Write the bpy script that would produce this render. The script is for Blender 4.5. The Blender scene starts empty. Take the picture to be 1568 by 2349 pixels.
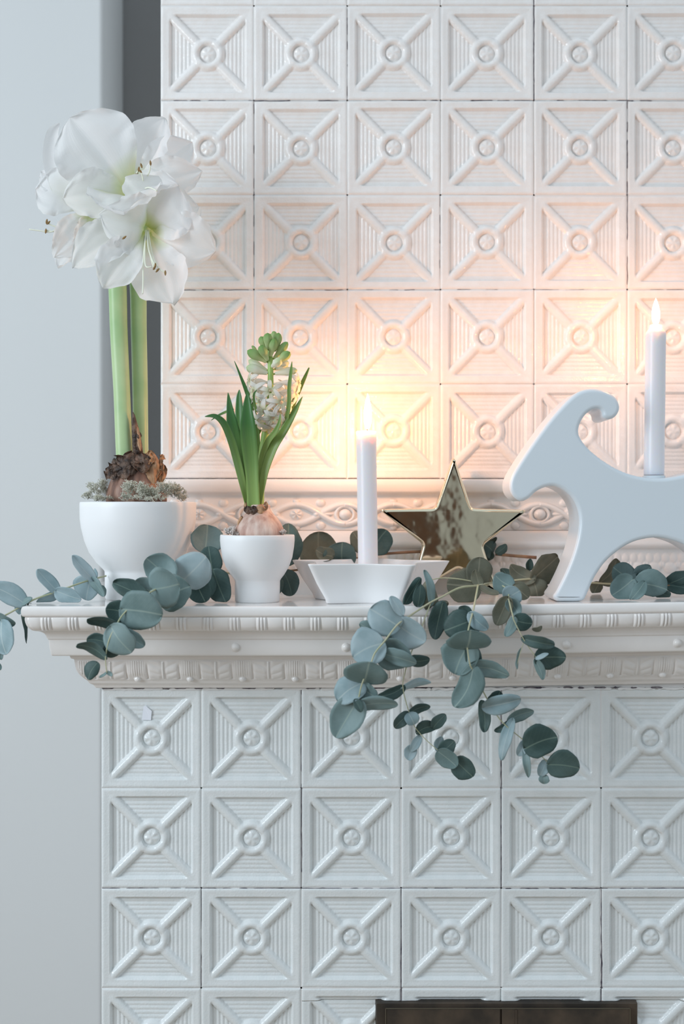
import bpy, bmesh, math, random
import numpy as np
from mathutils import Vector, Matrix, noise
random.seed(7)
SC = bpy.context.scene
COL = SC.collection
PI = math.pi
# ------------------------------------------------------------------ camera, world, light, exposure
F, HX, HY, Z0 = 2800.0, 784.0, 1165.0, 1.33      # focal length and principal point in pixels, camera height
cam = bpy.data.objects.new('camera', bpy.data.cameras.new('camera')); COL.objects.link(cam)
cam.location = (0, 0, Z0); cam.rotation_euler = (PI/2, 0, 0)
cam.data.sensor_width = 36; cam.data.sensor_fit = 'AUTO'
cam.data.lens = F/2349*36; cam.data.shift_y = -(1174.5-HY)/2349
cam.data.clip_start = 0.05
cam.data.dof.use_dof = True; cam.data.dof.focus_distance = 1.475; cam.data.dof.aperture_fstop = 3.2
SC.camera = cam
vs = SC.view_settings
vs.view_transform = 'Standard'; vs.look = 'None'; vs.gamma = 1; vs.use_curve_mapping = False
vs.exposure = 0.68
w = bpy.data.worlds.new('world'); SC.world = w; w.use_nodes = True
bg = w.node_tree.nodes['Background']
bg.inputs[0].default_value = (0.79, 0.905, 1.0, 1); bg.inputs[1].default_value = 0.50
def area(name, loc, target, sx, sy, power, colr):
    l = bpy.data.lights.new(name, 'AREA'); l.shape = 'RECTANGLE'; l.size = sx; l.size_y = sy
    l.energy = power; l.color = colr
    o = bpy.data.objects.new(name, l); COL.objects.link(o); o.location = loc
    o.rotation_euler = (Vector(target)-Vector(loc)).to_track_quat('-Z', 'Y').to_euler()
    return o
area('window_daylight', (-1.85, 0.2, 1.85), (0.05, 1.5, 1.2), 0.8, 1.4, 18.0, (0.84, 0.925, 1.0))
FLAME_L = 190.0

def P(px, py, D):
    return Vector(((px-HX)*D/F, D, Z0+(HY-py)*D/F))
# ------------------------------------------------------------------ helpers
def link(o, parent=None):
    COL.objects.link(o)
    if parent is not None: o.parent = parent
    return o
def mesh_obj(name, verts, faces, mat, parent=None, smooth=True, uvs=None, data=None):
    if data is None:
        me = bpy.data.meshes.new(name)
        me.from_pydata([tuple(v) for v in verts], [], faces)
        if smooth: me.polygons.foreach_set('use_smooth', [True]*len(me.polygons))
        if uvs is not None:
            uvl = me.uv_layers.new(name='UVMap')
            li = np.empty(len(me.loops), dtype=np.int32); me.loops.foreach_get('vertex_index', li)
            uvl.data.foreach_set('uv', np.asarray(uvs, dtype=np.float32)[li].ravel())
        if mat: me.materials.append(mat)
        me.update()
    else: me = data
    return link(bpy.data.objects.new(name, me), parent)
def empty(name, loc=(0, 0, 0)):
    o = bpy.data.objects.new(name, None); o.empty_display_size = 0.02
    COL.objects.link(o); o.location = loc
    bpy.context.view_layer.update()
    return o
def tag(o, label=None, cat=None, group=None, kind=None):
    if label: o['label'] = label
    if cat: o['category'] = cat
    if group: o['group'] = group
    if kind: o['kind'] = kind
    return o
def keep(o, parent):
    """parent while keeping world coordinates (parents are only translated)"""
    o.parent = parent; o.matrix_parent_inverse = Matrix.Translation(-Vector(parent.location))
    return o
def grid_faces(n, m, close_m=False):
    f = []
    mm = m if close_m else m-1
    for i in range(n-1):
        for j in range(mm):
            a = i*m+j; b = i*m+(j+1) % m
            f.append((a, b, b+m, a+m))
    return f
def catmull(pts, k=6, closed=False):
    out = []; n = len(pts); pts = [Vector(p) for p in pts]
    rng = n if closed else n-1
    for i in range(rng):
        p0 = pts[(i-1) % n] if closed else pts[max(i-1, 0)]
        p1 = pts[i]; p2 = pts[(i+1) % n]
        p3 = pts[(i+2) % n] if closed else pts[min(i+2, n-1)]
        for s in range(k):
            t = s/k
            out.append(0.5*((2*p1)+(p2-p0)*t+(2*p0-5*p1+4*p2-p3)*t*t+(3*p1-p0-3*p2+p3)*t**3))
    if not closed: out.append(pts[-1])
    return out
def tube_geo(pts, radii, sides=8, cap=True):
    pts = [Vector(p) for p in pts]; V = []; n = len(pts)
    if not hasattr(radii, '__len__'): radii = [radii]*n
    up = Vector((0.13, 0.31, 0.94))
    prev = None
    for i, p in enumerate(pts):
        t = (pts[min(i+1, n-1)]-pts[max(i-1, 0)]).normalized()
        if prev is None:
            a = t.cross(up)
            if a.length < 1e-3: a = t.cross(Vector((1, 0, 0)))
        else: a = prev-t*prev.dot(t)
        a.normalize(); prev = a; b = t.cross(a)
        for k in range(sides):
            an = 2*PI*k/sides
            V.append(p+(a*math.cos(an)+b*math.sin(an))*radii[i])
    Fc = grid_faces(n, sides, True)
    if cap:
        Fc.append(tuple(range(sides))[::-1]); Fc.append(tuple(range((n-1)*sides, n*sides)))
    return V, Fc
def tube(name, pts, radii, mat, parent=None, sides=8, par_keep=True):
    V, Fc = tube_geo(pts, radii, sides)
    o = mesh_obj(name, V, Fc, mat)
    if parent is not None: keep(o, parent)
    return o
def lathe(name, prof, mat, parent, center, sides=96, wob=None):
    """prof: (r, z) list from bottom centre outwards and round"""
    V = []
    for (r, z) in prof:
        for k in range(sides):
            a = 2*PI*k/sides
            rr, zz = (r, z) if wob is None else wob(r, z, a)
            V.append((center[0]+rr*math.cos(a), center[1]+rr*math.sin(a), center[2]+zz))
    o = mesh_obj(name, V, [f[::-1] for f in grid_faces(len(prof), sides, True)], mat)
    if parent is not None: keep(o, parent)
    return o
# ------------------------------------------------------------------ materials
def mat_new(name):
    m = bpy.data.materials.new(name); m.use_nodes = True
    nt = m.node_tree; return m, nt, nt.nodes['Principled BSDF']
def N(nt, t, **kw):
    n = nt.nodes.new(t)
    for k, v in kw.items(): setattr(n, k, v)
    return n
def noise_bump(nt, bsdf, scale, strength, dist=0.001, detail=2.0, coord='Object', inp='Normal'):
    tc = N(nt, 'ShaderNodeTexCoord'); nz = N(nt, 'ShaderNodeTexNoise'); nz.inputs['Scale'].default_value = scale
    nz.inputs['Detail'].default_value = detail
    nt.links.new(tc.outputs[coord], nz.inputs['Vector'])
    b = N(nt, 'ShaderNodeBump'); b.inputs['Strength'].default_value = strength; b.inputs['Distance'].default_value = dist
    nt.links.new(nz.outputs['Fac'], b.inputs['Height']); nt.links.new(b.outputs['Normal'], bsdf.inputs[inp])
    return nz, b
def noise_color(nt, bsdf, scale, c1, c2, p1=0.35, p2=0.65, detail=4, coord='Object'):
    tc = N(nt, 'ShaderNodeTexCoord'); nz = N(nt, 'ShaderNodeTexNoise'); nz.inputs['Scale'].default_value = scale
    nz.inputs['Detail'].default_value = detail
    nt.links.new(tc.outputs[coord], nz.inputs['Vector'])
    r = N(nt, 'ShaderNodeValToRGB'); e = r.color_ramp.elements
    e[0].position = p1; e[0].color = (*c1, 1); e[1].position = p2; e[1].color = (*c2, 1)
    nt.links.new(nz.outputs['Fac'], r.inputs['Fac']); nt.links.new(r.outputs['Color'], bsdf.inputs['Base Color'])
    return r
def simple(name, colr, rough=0.5, metal=0.0, bump=None, spec=0.5, c2=None, cscale=20):
    m, nt, b = mat_new(name)
    b.inputs['Base Color'].default_value = (*colr, 1); b.inputs['Roughness'].default_value = rough
    b.inputs['Metallic'].default_value = metal; b.inputs['Specular IOR Level'].default_value = spec
    if c2: noise_color(nt, b, cscale, colr, c2)
    if bump: noise_bump(nt, b, *bump)
    return m
M = {}
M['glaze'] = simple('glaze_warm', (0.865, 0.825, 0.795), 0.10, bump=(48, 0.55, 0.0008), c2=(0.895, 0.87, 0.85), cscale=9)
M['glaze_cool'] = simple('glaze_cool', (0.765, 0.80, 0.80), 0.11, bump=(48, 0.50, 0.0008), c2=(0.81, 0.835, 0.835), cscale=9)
M['glaze_cornice'] = simple('glaze_cornice', (0.85, 0.825, 0.80), 0.14, bump=(90, 0.5, 0.0006), c2=(0.90, 0.87, 0.85), cscale=14)
M['plaster'] = simple('plaster', (0.80, 0.79, 0.78), 0.8, bump=(300, 0.5, 0.0006))
M['soot'] = simple('soot', (0.06, 0.05, 0.07), 0.9, c2=(0.25, 0.23, 0.24), cscale=120)
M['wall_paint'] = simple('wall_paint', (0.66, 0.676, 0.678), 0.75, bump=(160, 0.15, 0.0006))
M['wall_grey_shade'] = simple('wall_grey_shade', (0.24, 0.24, 0.24), 0.8, bump=(160, 0.15, 0.0006))  # darker than the other walls: recess shade put into the colour
M['floor'] = simple('floor_wood', (0.45, 0.33, 0.22), 0.45, c2=(0.33, 0.23, 0.15), cscale=3)
M['brown_wood'] = simple('brown_wood', (0.085, 0.035, 0.018), 0.5, c2=(0.16, 0.075, 0.04), cscale=4)
M['porcelain'] = simple('porcelain_satin', (0.87, 0.875, 0.88), 0.42, bump=(400, 0.05, 0.0003))
M['porcelain_gloss'] = simple('porcelain_gloss', (0.89, 0.89, 0.895), 0.22, bump=(60, 0.1, 0.0004))
M['goat'] = simple('goat_glaze', (0.72, 0.79, 0.84), 0.26, bump=(45, 0.12, 0.0005))
M['gold'] = simple('gold_lustre', (0.84, 0.76, 0.57), 0.08, 1.0, bump=(34, 0.45, 0.0013))
M['iron'] = simple('iron', (0.045, 0.038, 0.032), 0.45, 0.3, c2=(0.10, 0.075, 0.055), cscale=28, bump=(150, 0.4, 0.0006))
M['brass_line'] = simple('worn_brass', (0.16, 0.14, 0.10), 0.45, 0.5)
M['soil'] = simple('soil', (0.05, 0.035, 0.025), 0.95, bump=(300, 1.0, 0.003))
M['stem_green'] = simple('amaryllis_stem', (0.33, 0.52, 0.24), 0.38, c2=(0.47, 0.62, 0.33), cscale=16)
M['twig'] = simple('twig_green', (0.42, 0.45, 0.28), 0.55, c2=(0.55, 0.52, 0.36), cscale=30)
M['twig_brown'] = simple('twig_brown', (0.20, 0.10, 0.055), 0.6, c2=(0.30, 0.17, 0.09), cscale=60)
M['wick'] = simple('wick', (0.02, 0.02, 0.03), 0.9)
M['stamen'] = simple('stamen', (0.85, 0.87, 0.72), 0.5)
M['anther'] = simple('anther', (0.20, 0.12, 0.05), 0.8, c2=(0.35, 0.22, 0.08), cscale=500)
M['paper'] = simple('paper', (0.85, 0.88, 0.95), 0.6)
M['dry'] = simple('dry_skin', (0.035, 0.022, 0.018), 0.6, c2=(0.20, 0.12, 0.08), cscale=110, bump=(260, 1.0, 0.003))
M['dry_pale'] = simple('dry_skin_pale', (0.36, 0.19, 0.10), 0.6, c2=(0.55, 0.33, 0.18), cscale=90, bump=(160, 0.6, 0.001))
M['lichen'] = simple('lichen', (0.58, 0.58, 0.48), 0.85, c2=(0.74, 0.73, 0.64), cscale=60)
M['crystal'] = simple('perlite', (0.80, 0.74, 0.70), 0.5)
# wax
m, nt, b = mat_new('candle_wax')
b.inputs['Base Color'].default_value = (0.80, 0.80, 0.84, 1); b.inputs['Roughness'].default_value = 0.32
b.inputs['Subsurface Weight'].default_value = 0.9; b.inputs['Subsurface Radius'].default_value = (1.0, 0.75, 0.55)
b.inputs['Subsurface Scale'].default_value = 0.012
noise_bump(nt, b, 160, 0.10, 0.0004)
M['wax'] = m
# flame
m, nt, b = mat_new('candle_flame')
nt.nodes.remove(b); e = N(nt, 'ShaderNodeEmission'); e.inputs[0].default_value = (1.0, 0.40, 0.12, 1); e.inputs[1].default_value = FLAME_L
nt.links.new(e.outputs[0], nt.nodes['Material Output'].inputs[0]); M['flame'] = m
# bulbs: stringy brown skin, stretched along the height
def bulb_mat(name, c1, c2, c3):
    m, nt, b = mat_new(name)
    tc = N(nt, 'ShaderNodeTexCoord'); mp = N(nt, 'ShaderNodeMapping'); mp.inputs['Scale'].default_value = (1, 1, 0.22)
    nz = N(nt, 'ShaderNodeTexNoise'); nz.inputs['Scale'].default_value = 110; nz.inputs['Detail'].default_value = 6
    nt.links.new(tc.outputs['Object'], mp.inputs[0]); nt.links.new(mp.outputs[0], nz.inputs['Vector'])
    r = N(nt, 'ShaderNodeValToRGB'); r.color_ramp.elements[0].position = 0.32; r.color_ramp.elements[1].position = 0.68
    r.color_ramp.elements[0].color = (*c1, 1); r.color_ramp.elements[1].color = (*c3, 1)
    x = r.color_ramp.elements.new(0.5); x.color = (*c2, 1)
    nt.links.new(nz.outputs['Fac'], r.inputs[0]); nt.links.new(r.outputs[0], b.inputs['Base Color'])
    bp = N(nt, 'ShaderNodeBump'); bp.inputs['Strength'].default_value = 0.8; bp.inputs['Distance'].default_value = 0.0012
    nt.links.new(nz.outputs['Fac'], bp.inputs['Height']); nt.links.new(bp.outputs[0], b.inputs['Normal'])
    b.inputs['Roughness'].default_value = 0.5
    return m
M['bulb_amaryllis'] = bulb_mat('amaryllis_bulb_skin', (0.13, 0.065, 0.045), (0.27, 0.145, 0.10), (0.42, 0.27, 0.20))
M['bulb_hyacinth'] = bulb_mat('hyacinth_bulb_skin', (0.42, 0.24, 0.19), (0.60, 0.42, 0.35), (0.74, 0.60, 0.52))
# eucalyptus leaves: waxy blue-green with pale veins
def leaf_mat(name, c1, c2, vein, trans=0.15, rough=0.5):
    m, nt, b = mat_new(name)
    b.inputs['Roughness'].default_value = rough
    b.inputs['Specular IOR Level'].default_value = 0.35
    tc = N(nt, 'ShaderNodeTexCoord'); nz = N(nt, 'ShaderNodeTexNoise'); nz.inputs['Scale'].default_value = 45; nz.inputs['Detail'].default_value = 5
    nt.links.new(tc.outputs['Object'], nz.inputs['Vector'])
    oi = N(nt, 'ShaderNodeObjectInfo')
    r = N(nt, 'ShaderNodeValToRGB'); r.color_ramp.elements[0].position = 0.3; r.color_ramp.elements[1].position = 0.7
    r.color_ramp.elements[0].color = (*c1, 1); r.color_ramp.elements[1].color = (*c2, 1)
    ad = N(nt, 'ShaderNodeMath', operation='MULTIPLY_ADD'); ad.inputs[1].default_value = 0.3; 
    nt.links.new(oi.outputs['Random'], ad.inputs[0]); 
    sb = N(nt, 'ShaderNodeMath', operation='SUBTRACT'); nt.links.new(nz.outputs['Fac'], sb.inputs[0]); sb.inputs[1].default_value = 0.15
    nt.links.new(sb.outputs[0], ad.inputs[2]); nt.links.new(ad.outputs[0], r.inputs[0])
    # veins from the leaf's own UV: u = along, v = across (-1..1 stored as 0..1)
    sx = N(nt, 'ShaderNodeSeparateXYZ'); nt.links.new(tc.outputs['UV'], sx.inputs[0])
    v = N(nt, 'ShaderNodeMath', operation='SUBTRACT'); nt.links.new(sx.outputs[1], v.inputs[0]); v.inputs[1].default_value = 0.5
    av = N(nt, 'ShaderNodeMath', operation='ABSOLUTE'); nt.links.new(v.outputs[0], av.inputs[0])
    mid = N(nt, 'ShaderNodeMapRange'); mid.inputs[1].default_value = 0.006; mid.inputs[2].default_value = 0.03; mid.inputs[3].default_value = 1; mid.inputs[4].default_value = 0
    nt.links.new(av.outputs[0], mid.inputs[0])
    lat = N(nt, 'ShaderNodeMath', operation='MULTIPLY_ADD'); lat.inputs[1].default_value = -0.8
    nt.links.new(av.outputs[0], lat.inputs[0]); nt.links.new(sx.outputs[0], lat.inputs[2])
    ml = N(nt, 'ShaderNodeMath', operation='MULTIPLY'); nt.links.new(lat.outputs[0], ml.inputs[0]); ml.inputs[1].default_value = 44
    sn = N(nt, 'ShaderNodeMath', operation='SINE'); nt.links.new(ml.outputs[0], sn.inputs[0])
    lr = N(nt, 'ShaderNodeMapRange'); lr.inputs[1].default_value = 0.9; lr.inputs[2].default_value = 1.0; lr.inputs[3].default_value = 0; lr.inputs[4].default_value = 0.12
    nt.links.new(sn.outputs[0], lr.inputs[0])
    mx = N(nt, 'ShaderNodeMath', operation='MAXIMUM'); nt.links.new(mid.outputs[0], mx.inputs[0]); nt.links.new(lr.outputs[0], mx.inputs[1])
    m2 = N(nt, 'ShaderNodeMath', operation='MULTIPLY'); nt.links.new(mx.outputs[0], m2.inputs[0]); m2.inputs[1].default_value = 0.6
    mc = N(nt, 'ShaderNodeMixRGB'); nt.links.new(m2.outputs[0], mc.inputs[0]); nt.links.new(r.outputs[0], mc.inputs[1]); mc.inputs[2].default_value = (*vein, 1)
    nt.links.new(mc.outputs[0], b.inputs['Base Color'])
    if trans > 0:
        tr = N(nt, 'ShaderNodeBsdfTranslucent'); nt.links.new(mc.outputs[0], tr.inputs[0])
        ms = N(nt, 'ShaderNodeMixShader'); ms.inputs[0].default_value = trans
        nt.links.new(b.outputs[0], ms.inputs[1]); nt.links.new(tr.outputs[0], ms.inputs[2])
        nt.links.new(ms.outputs[0], nt.nodes['Material Output'].inputs[0])
    return m
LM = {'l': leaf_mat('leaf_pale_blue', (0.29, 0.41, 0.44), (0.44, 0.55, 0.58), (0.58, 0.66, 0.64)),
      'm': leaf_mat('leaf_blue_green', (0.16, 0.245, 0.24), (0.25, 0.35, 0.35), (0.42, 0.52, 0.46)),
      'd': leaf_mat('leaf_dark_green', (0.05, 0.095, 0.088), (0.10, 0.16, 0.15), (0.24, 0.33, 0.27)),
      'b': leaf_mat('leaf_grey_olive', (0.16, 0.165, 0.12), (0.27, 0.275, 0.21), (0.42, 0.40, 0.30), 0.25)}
def strap_mat(name, c1, c2):
    m, nt, b = mat_new(name); b.inputs['Roughness'].default_value = 0.36
    tc = N(nt, 'ShaderNodeTexCoord'); mp = N(nt, 'ShaderNodeMapping'); mp.inputs['Scale'].default_value = (0.8, 22, 1)
    nz = N(nt, 'ShaderNodeTexNoise'); nz.inputs['Scale'].default_value = 2.0; nz.inputs['Detail'].default_value = 3
    nt.links.new(tc.outputs['UV'], mp.inputs[0]); nt.links.new(mp.outputs[0], nz.inputs['Vector'])
    sx = N(nt, 'ShaderNodeSeparateXYZ'); nt.links.new(tc.outputs['UV'], sx.inputs[0])
    r = N(nt, 'ShaderNodeValToRGB'); r.color_ramp.elements[0].color = (*c1, 1); r.color_ramp.elements[1].color = (*c2, 1)
    r.color_ramp.elements[0].position = 0.0; r.color_ramp.elements[1].position = 0.75
    a = N(nt, 'ShaderNodeMath', operation='MULTIPLY_ADD'); nt.links.new(nz.outputs['Fac'], a.inputs[0]); a.inputs[1].default_value = 0.45
    s2 = N(nt, 'ShaderNodeMath', operation='SUBTRACT'); nt.links.new(sx.outputs[0], s2.inputs[0]); s2.inputs[1].default_value = 0.2
    nt.links.new(s2.outputs[0], a.inputs[2]); nt.links.new(a.outputs[0], r.inputs[0]); nt.links.new(r.outputs[0], b.inputs['Base Color'])
    tr = N(nt, 'ShaderNodeBsdfTranslucent'); nt.links.new(r.outputs[0], tr.inputs[0])
    ms = N(nt, 'ShaderNodeMixShader'); ms.inputs[0].default_value = 0.22
    nt.links.new(b.outputs[0], ms.inputs[1]); nt.links.new(tr.outputs[0], ms.inputs[2])
    nt.links.new(ms.outputs[0], nt.nodes['Material Output'].inputs[0])
    return m
M['strap_dark'] = strap_mat('hyacinth_leaf', (0.42, 0.60, 0.19), (0.075, 0.22, 0.06))
M['strap_light'] = strap_mat('hyacinth_leaf_light', (0.42, 0.52, 0.18), (0.20, 0.34, 0.08))
def petal_mat(name, white, green, g0, g1, trans=0.4):
    m, nt, b = mat_new(name); b.inputs['Roughness'].default_value = 0.55; b.inputs['Specular IOR Level'].default_value = 0.25
    tc = N(nt, 'ShaderNodeTexCoord'); sx = N(nt, 'ShaderNodeSeparateXYZ'); nt.links.new(tc.outputs['UV'], sx.inputs[0])
    mr = N(nt, 'ShaderNodeMapRange'); mr.inputs[1].default_value = g0; mr.inputs[2].default_value = g1
    nt.links.new(sx.outputs[0], mr.inputs[0])
    mc = N(nt, 'ShaderNodeMixRGB'); nt.links.new(mr.outputs[0], mc.inputs[0]); mc.inputs[1].default_value = (*green, 1); mc.inputs[2].default_value = (*white, 1)
    nt.links.new(mc.outputs[0], b.inputs['Base Color'])
    mp = N(nt, 'ShaderNodeMapping'); mp.inputs['Scale'].default_value = (1.5, 26, 1)
    nz = N(nt, 'ShaderNodeTexNoise'); nz.inputs['Scale'].default_value = 1.5; nz.inputs['Detail'].default_value = 4
    nt.links.new(tc.outputs['UV'], mp.inputs[0]); nt.links.new(mp.outputs[0], nz.inputs['Vector'])
    bp = N(nt, 'ShaderNodeBump'); bp.inputs['Strength'].default_value = 0.35; bp.inputs['Distance'].default_value = 0.0012
    nt.links.new(nz.outputs['Fac'], bp.inputs['Height']); nt.links.new(bp.outputs[0], b.inputs['Normal'])
    tr = N(nt, 'ShaderNodeBsdfTranslucent'); nt.links.new(mc.outputs[0], tr.inputs[0])
    ms = N(nt, 'ShaderNodeMixShader'); ms.inputs[0].default_value = trans
    nt.links.new(b.outputs[0], ms.inputs[1]); nt.links.new(tr.outputs[0], ms.inputs[2])
    nt.links.new(ms.outputs[0], nt.nodes['Material Output'].inputs[0])
    return m
M['petal'] = petal_mat('amaryllis_petal', (0.93, 0.93, 0.93), (0.62, 0.70, 0.28), 0.02, 0.36, 0.5)
M['floret'] = petal_mat('hyacinth_petal', (0.93, 0.91, 0.86), (0.78, 0.80, 0.55), 0.0, 0.4, 0.45)
M['bud'] = petal_mat('hyacinth_bud', (0.20, 0.40, 0.10), (0.70, 0.76, 0.42), 0.15, 1.0, 0.2)
M['bud_pale'] = petal_mat('hyacinth_bud_pale', (0.55, 0.68, 0.35), (0.88, 0.88, 0.74), 0.6, 1.0, 0.2)
M['scape'] = simple('hyacinth_stalk', (0.32, 0.50, 0.13), 0.4, c2=(0.44, 0.60, 0.20), cscale=40)

# ------------------------------------------------------------------ setting: walls, floor, brown slab added behind for reflections
def box_geo(x0, x1, y0, y1, z0, z1):
    V = [(x, y, z) for x in (x0, x1) for y in (y0, y1) for z in (z0, z1)]
    return V, [(0, 1, 3, 2), (4, 6, 7, 5), (0, 4, 5, 1), (2, 3, 7, 6), (0, 2, 6, 4), (1, 5, 7, 3)]
def box(name, x0, x1, y0, y1, z0, z1, mat, parent=None, bev=0.0):
    V, Fc = box_geo(x0, x1, y0, y1, z0, z1)
    o = mesh_obj(name, V, Fc, mat, smooth=False)
    if bev > 0:
        bm = bmesh.new(); bm.from_mesh(o.data)
        bmesh.ops.bevel(bm, geom=bm.edges[:], offset=bev, segments=4, profile=0.5, affect='EDGES')
        for f in bm.faces: f.smooth = True
        bmesh.ops.recalc_face_normals(bm, faces=bm.faces[:])
        bm.to_mesh(o.data); bm.free()
        wn = o.modifiers.new('wn', 'WEIGHTED_NORMAL')
    if parent is not None: keep(o, parent)
    return o
DW = 1.95                                           # face of the pale wall
xe = (234-HX)*DW/F
tag(box('wall_left', -3.2, xe, DW, DW+0.19, 0, 2.75, M['wall_paint'], bev=0.006), kind='structure')
tag(box('wall_back', -3.2, 2.6, DW+0.19, DW+0.30, 0, 2.75, M['wall_grey_shade']), kind='structure')
tag(box('floor', -3.2, 2.6, -2.6, DW+0.3, -0.05, 0, M['floor']), kind='structure')
tag(box('wall_front', -3.2, 2.6, -2.55, -2.45, 0, 2.75, M['wall_paint']), kind='structure')
reflection_slab = box('reflection_slab_1', -0.42, 0.46, -2.45, -2.40, 0, 2.05, M['brown_wood'], bev=0.006); tag(reflection_slab, kind='structure')  # unseen slab added behind the camera for brown reflections in the gold star
for i, (za, zb) in enumerate(((0.2, 0.95), (1.1, 1.9))):
    keep(box('reflection_panel', -0.30, 0.34, -2.41, -2.385, za, zb, M['brown_wood'], bev=0.01), reflection_slab)

# ------------------------------------------------------------------ tiled stove
DL, DU, DF = 1.477, 1.62, 1.40
XL = (232-HX)*DL/F; TL = 229.2*DL/F
XU = (368-HX)*DU/F; TU = 214.0*DU/F; TUZ = 217.0*DU/F
XR = 0.80
stove = empty('tiled_stove', (0.2, DU+0.1, 0))
tag(stove, 'white glazed relief-tile stove with a projecting moulded mantel shelf', 'stove')

def sm(e0, e1, x):
    t = np.clip((x-e0)/(e1-e0), 0, 1); return t*t*(3-2*t)
def tile_h(U, V, seed):
    rs = np.random.RandomState(seed)
    x = U-0.5+rs.uniform(-.006, .006); y = V-0.5+rs.uniform(-.006, .006)
    ax, ay = np.abs(x), np.abs(y); p = np.maximum(ax, ay); r = np.hypot(x, y)
    ph = rs.uniform(-.4, .4)
    amp = np.where(ax > ay, 0.0011, 0.00075)
    field = -0.0061+0.0020*(1-p/0.4)+amp*np.abs(np.sin(PI*(p-0.40)/0.043+ph*0.1))
    # the outermost reed reads as a step
    h = field
    dd = np.abs(ax-ay)/math.sqrt(2)
    bar = -0.0004-0.0062*(1-np.clip(1-(dd/0.050)**2.6, 0, 1)**0.6)
    bar = np.where(dd < 0.050, bar, -1)
    k = 750.0
    def smax(a, b): 
        mm = np.maximum(a, b); return mm+np.log(np.exp(k*(a-mm))+np.exp(k*(b-mm)))/k*1.0
    h = smax(h, bar)
    ring = -0.0064+0.0066*np.sqrt(np.clip(1-((r-0.134)/0.044)**2, 0, 1))
    h = smax(h, np.where(np.abs(r-0.134) < 0.044, ring, -1))
    ang = np.arctan2(y, x)
    dome = -0.0046+0.0036*np.sqrt(np.clip(1-(r/0.082)**2, 0, 1))+0.0005*np.cos(5*ang+seed)*sm(.012, .05, r)*sm(.085, .06, r)
    h = np.where(r < 0.1, np.maximum(np.where(r < 0.082, dome, -0.0046), np.where(r > 0.085, ring, -1)), h)
    fr = sm(0.390, 0.416, p)
    h = h*(1-fr)+(-0.0004*np.cos((p-0.42)*40))*fr
    # rounded outer edge
    e = 0.5-np.maximum(np.abs(U-0.5), np.abs(V-0.5))
    R = 0.036
    h = h-0.0024*(1-np.sqrt(np.clip(1-((R-np.minimum(e, R))/R)**2, 0, 1)))
    # uneven glaze
    h = h+0.00022*np.sin(7*U+seed)*np.cos(6*V+2*seed)+0.0001*np.sin(19*U+13*V+seed)
    return h
def tile_mesh(seed, u0=0, u1=1, v0=0, v1=1, n=150, gl='glaze_cool'):
    nu = max(8, int(n*(u1-u0))); nv = max(8, int(n*(v1-v0)))
    us = np.linspace(u0, u1, nu); vs_ = np.linspace(v0, v1, nv)
    U, V = np.meshgrid(us, vs_)
    H = tile_h(U, V, seed)
    verts = [(U[i, j], -H[i, j], V[i, j]) for i in range(nv) for j in range(nu)]
    faces = grid_faces(nv, nu)
    # skirt back
    loop = [j for j in range(nu)]+[i*nu+nu-1 for i in range(1, nv)]+[(nv-1)*nu+j for j in range(nu-2, -1, -1)]+[i*nu for i in range(nv-2, 0, -1)]
    b0 = len(verts)
    for q in loop:
        x, y, z = verts[q]; verts.append((x, 0.016, z))
    L = len(loop)
    for a in range(L):
        c = (a+1) % L; faces.append((loop[c], loop[a], b0+a, b0+c))
    me = bpy.data.meshes.new('tile')
    me.from_pydata(verts, [], faces); me.polygons.foreach_set('use_smooth', [True]*len(me.polygons))
    me.materials.append(M[gl]); me.update()
    return me
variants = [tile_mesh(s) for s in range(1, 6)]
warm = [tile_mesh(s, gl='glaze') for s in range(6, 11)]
def put_tile(x, z, D, sx, sz, me, gap=0.0):
    o = bpy.data.objects.new('tile', me); COL.objects.link(o)
    o.scale = (sx-gap, 1.0, sz-gap)
    o.location = (x+gap/2, D+random.uniform(-.0006, .0004), z+gap/2)
    o.rotation_euler = (random.uniform(-.004, .004), 0, random.uniform(-.004, .004))
    keep(o, stove); return o
ztop = lambda py, D: Z0+(HY-py)*D/F
random.seed(3)
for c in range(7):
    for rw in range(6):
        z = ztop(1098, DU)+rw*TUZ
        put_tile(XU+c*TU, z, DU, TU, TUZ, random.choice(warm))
zl_top = ztop(1579, DL)
HX0, HX1, HYT = (862-HX)*DL/F, (1460-HX)*DL/F, ztop(2297, DL)
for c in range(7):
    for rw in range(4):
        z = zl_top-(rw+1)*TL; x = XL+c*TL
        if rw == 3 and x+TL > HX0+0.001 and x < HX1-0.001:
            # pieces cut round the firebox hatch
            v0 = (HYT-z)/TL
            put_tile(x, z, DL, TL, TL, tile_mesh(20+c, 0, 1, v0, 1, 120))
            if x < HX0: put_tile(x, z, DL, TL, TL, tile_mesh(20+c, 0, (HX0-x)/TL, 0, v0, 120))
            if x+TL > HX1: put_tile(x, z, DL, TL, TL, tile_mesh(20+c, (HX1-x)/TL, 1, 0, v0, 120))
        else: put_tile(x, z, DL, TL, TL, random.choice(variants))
zb = zl_top-4*TL
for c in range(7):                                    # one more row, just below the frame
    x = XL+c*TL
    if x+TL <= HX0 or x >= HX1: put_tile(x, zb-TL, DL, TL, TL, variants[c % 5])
box('core', XL+0.002, XR, DL+0.0130, DW+0.18, 0.0, zl_top+0.005, M['plaster'], stove)
box('core', XU+0.002, XR, DU+0.0130, DW+0.18, zl_top+0.06, 2.3, M['plaster'], stove)
def grout(x0, x1, z0, z1, D): box('grout_line', x0, x1, D+0.0009, D+0.0135, z0, z1, M['plaster'], stove)
zu0 = ztop(1098, DU)
box('grout_line', XL+0.003, XR, DL+0.0006, DL+0.0135, zl_top-0.001, zl_top+0.0075, M['plaster'], stove)
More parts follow.
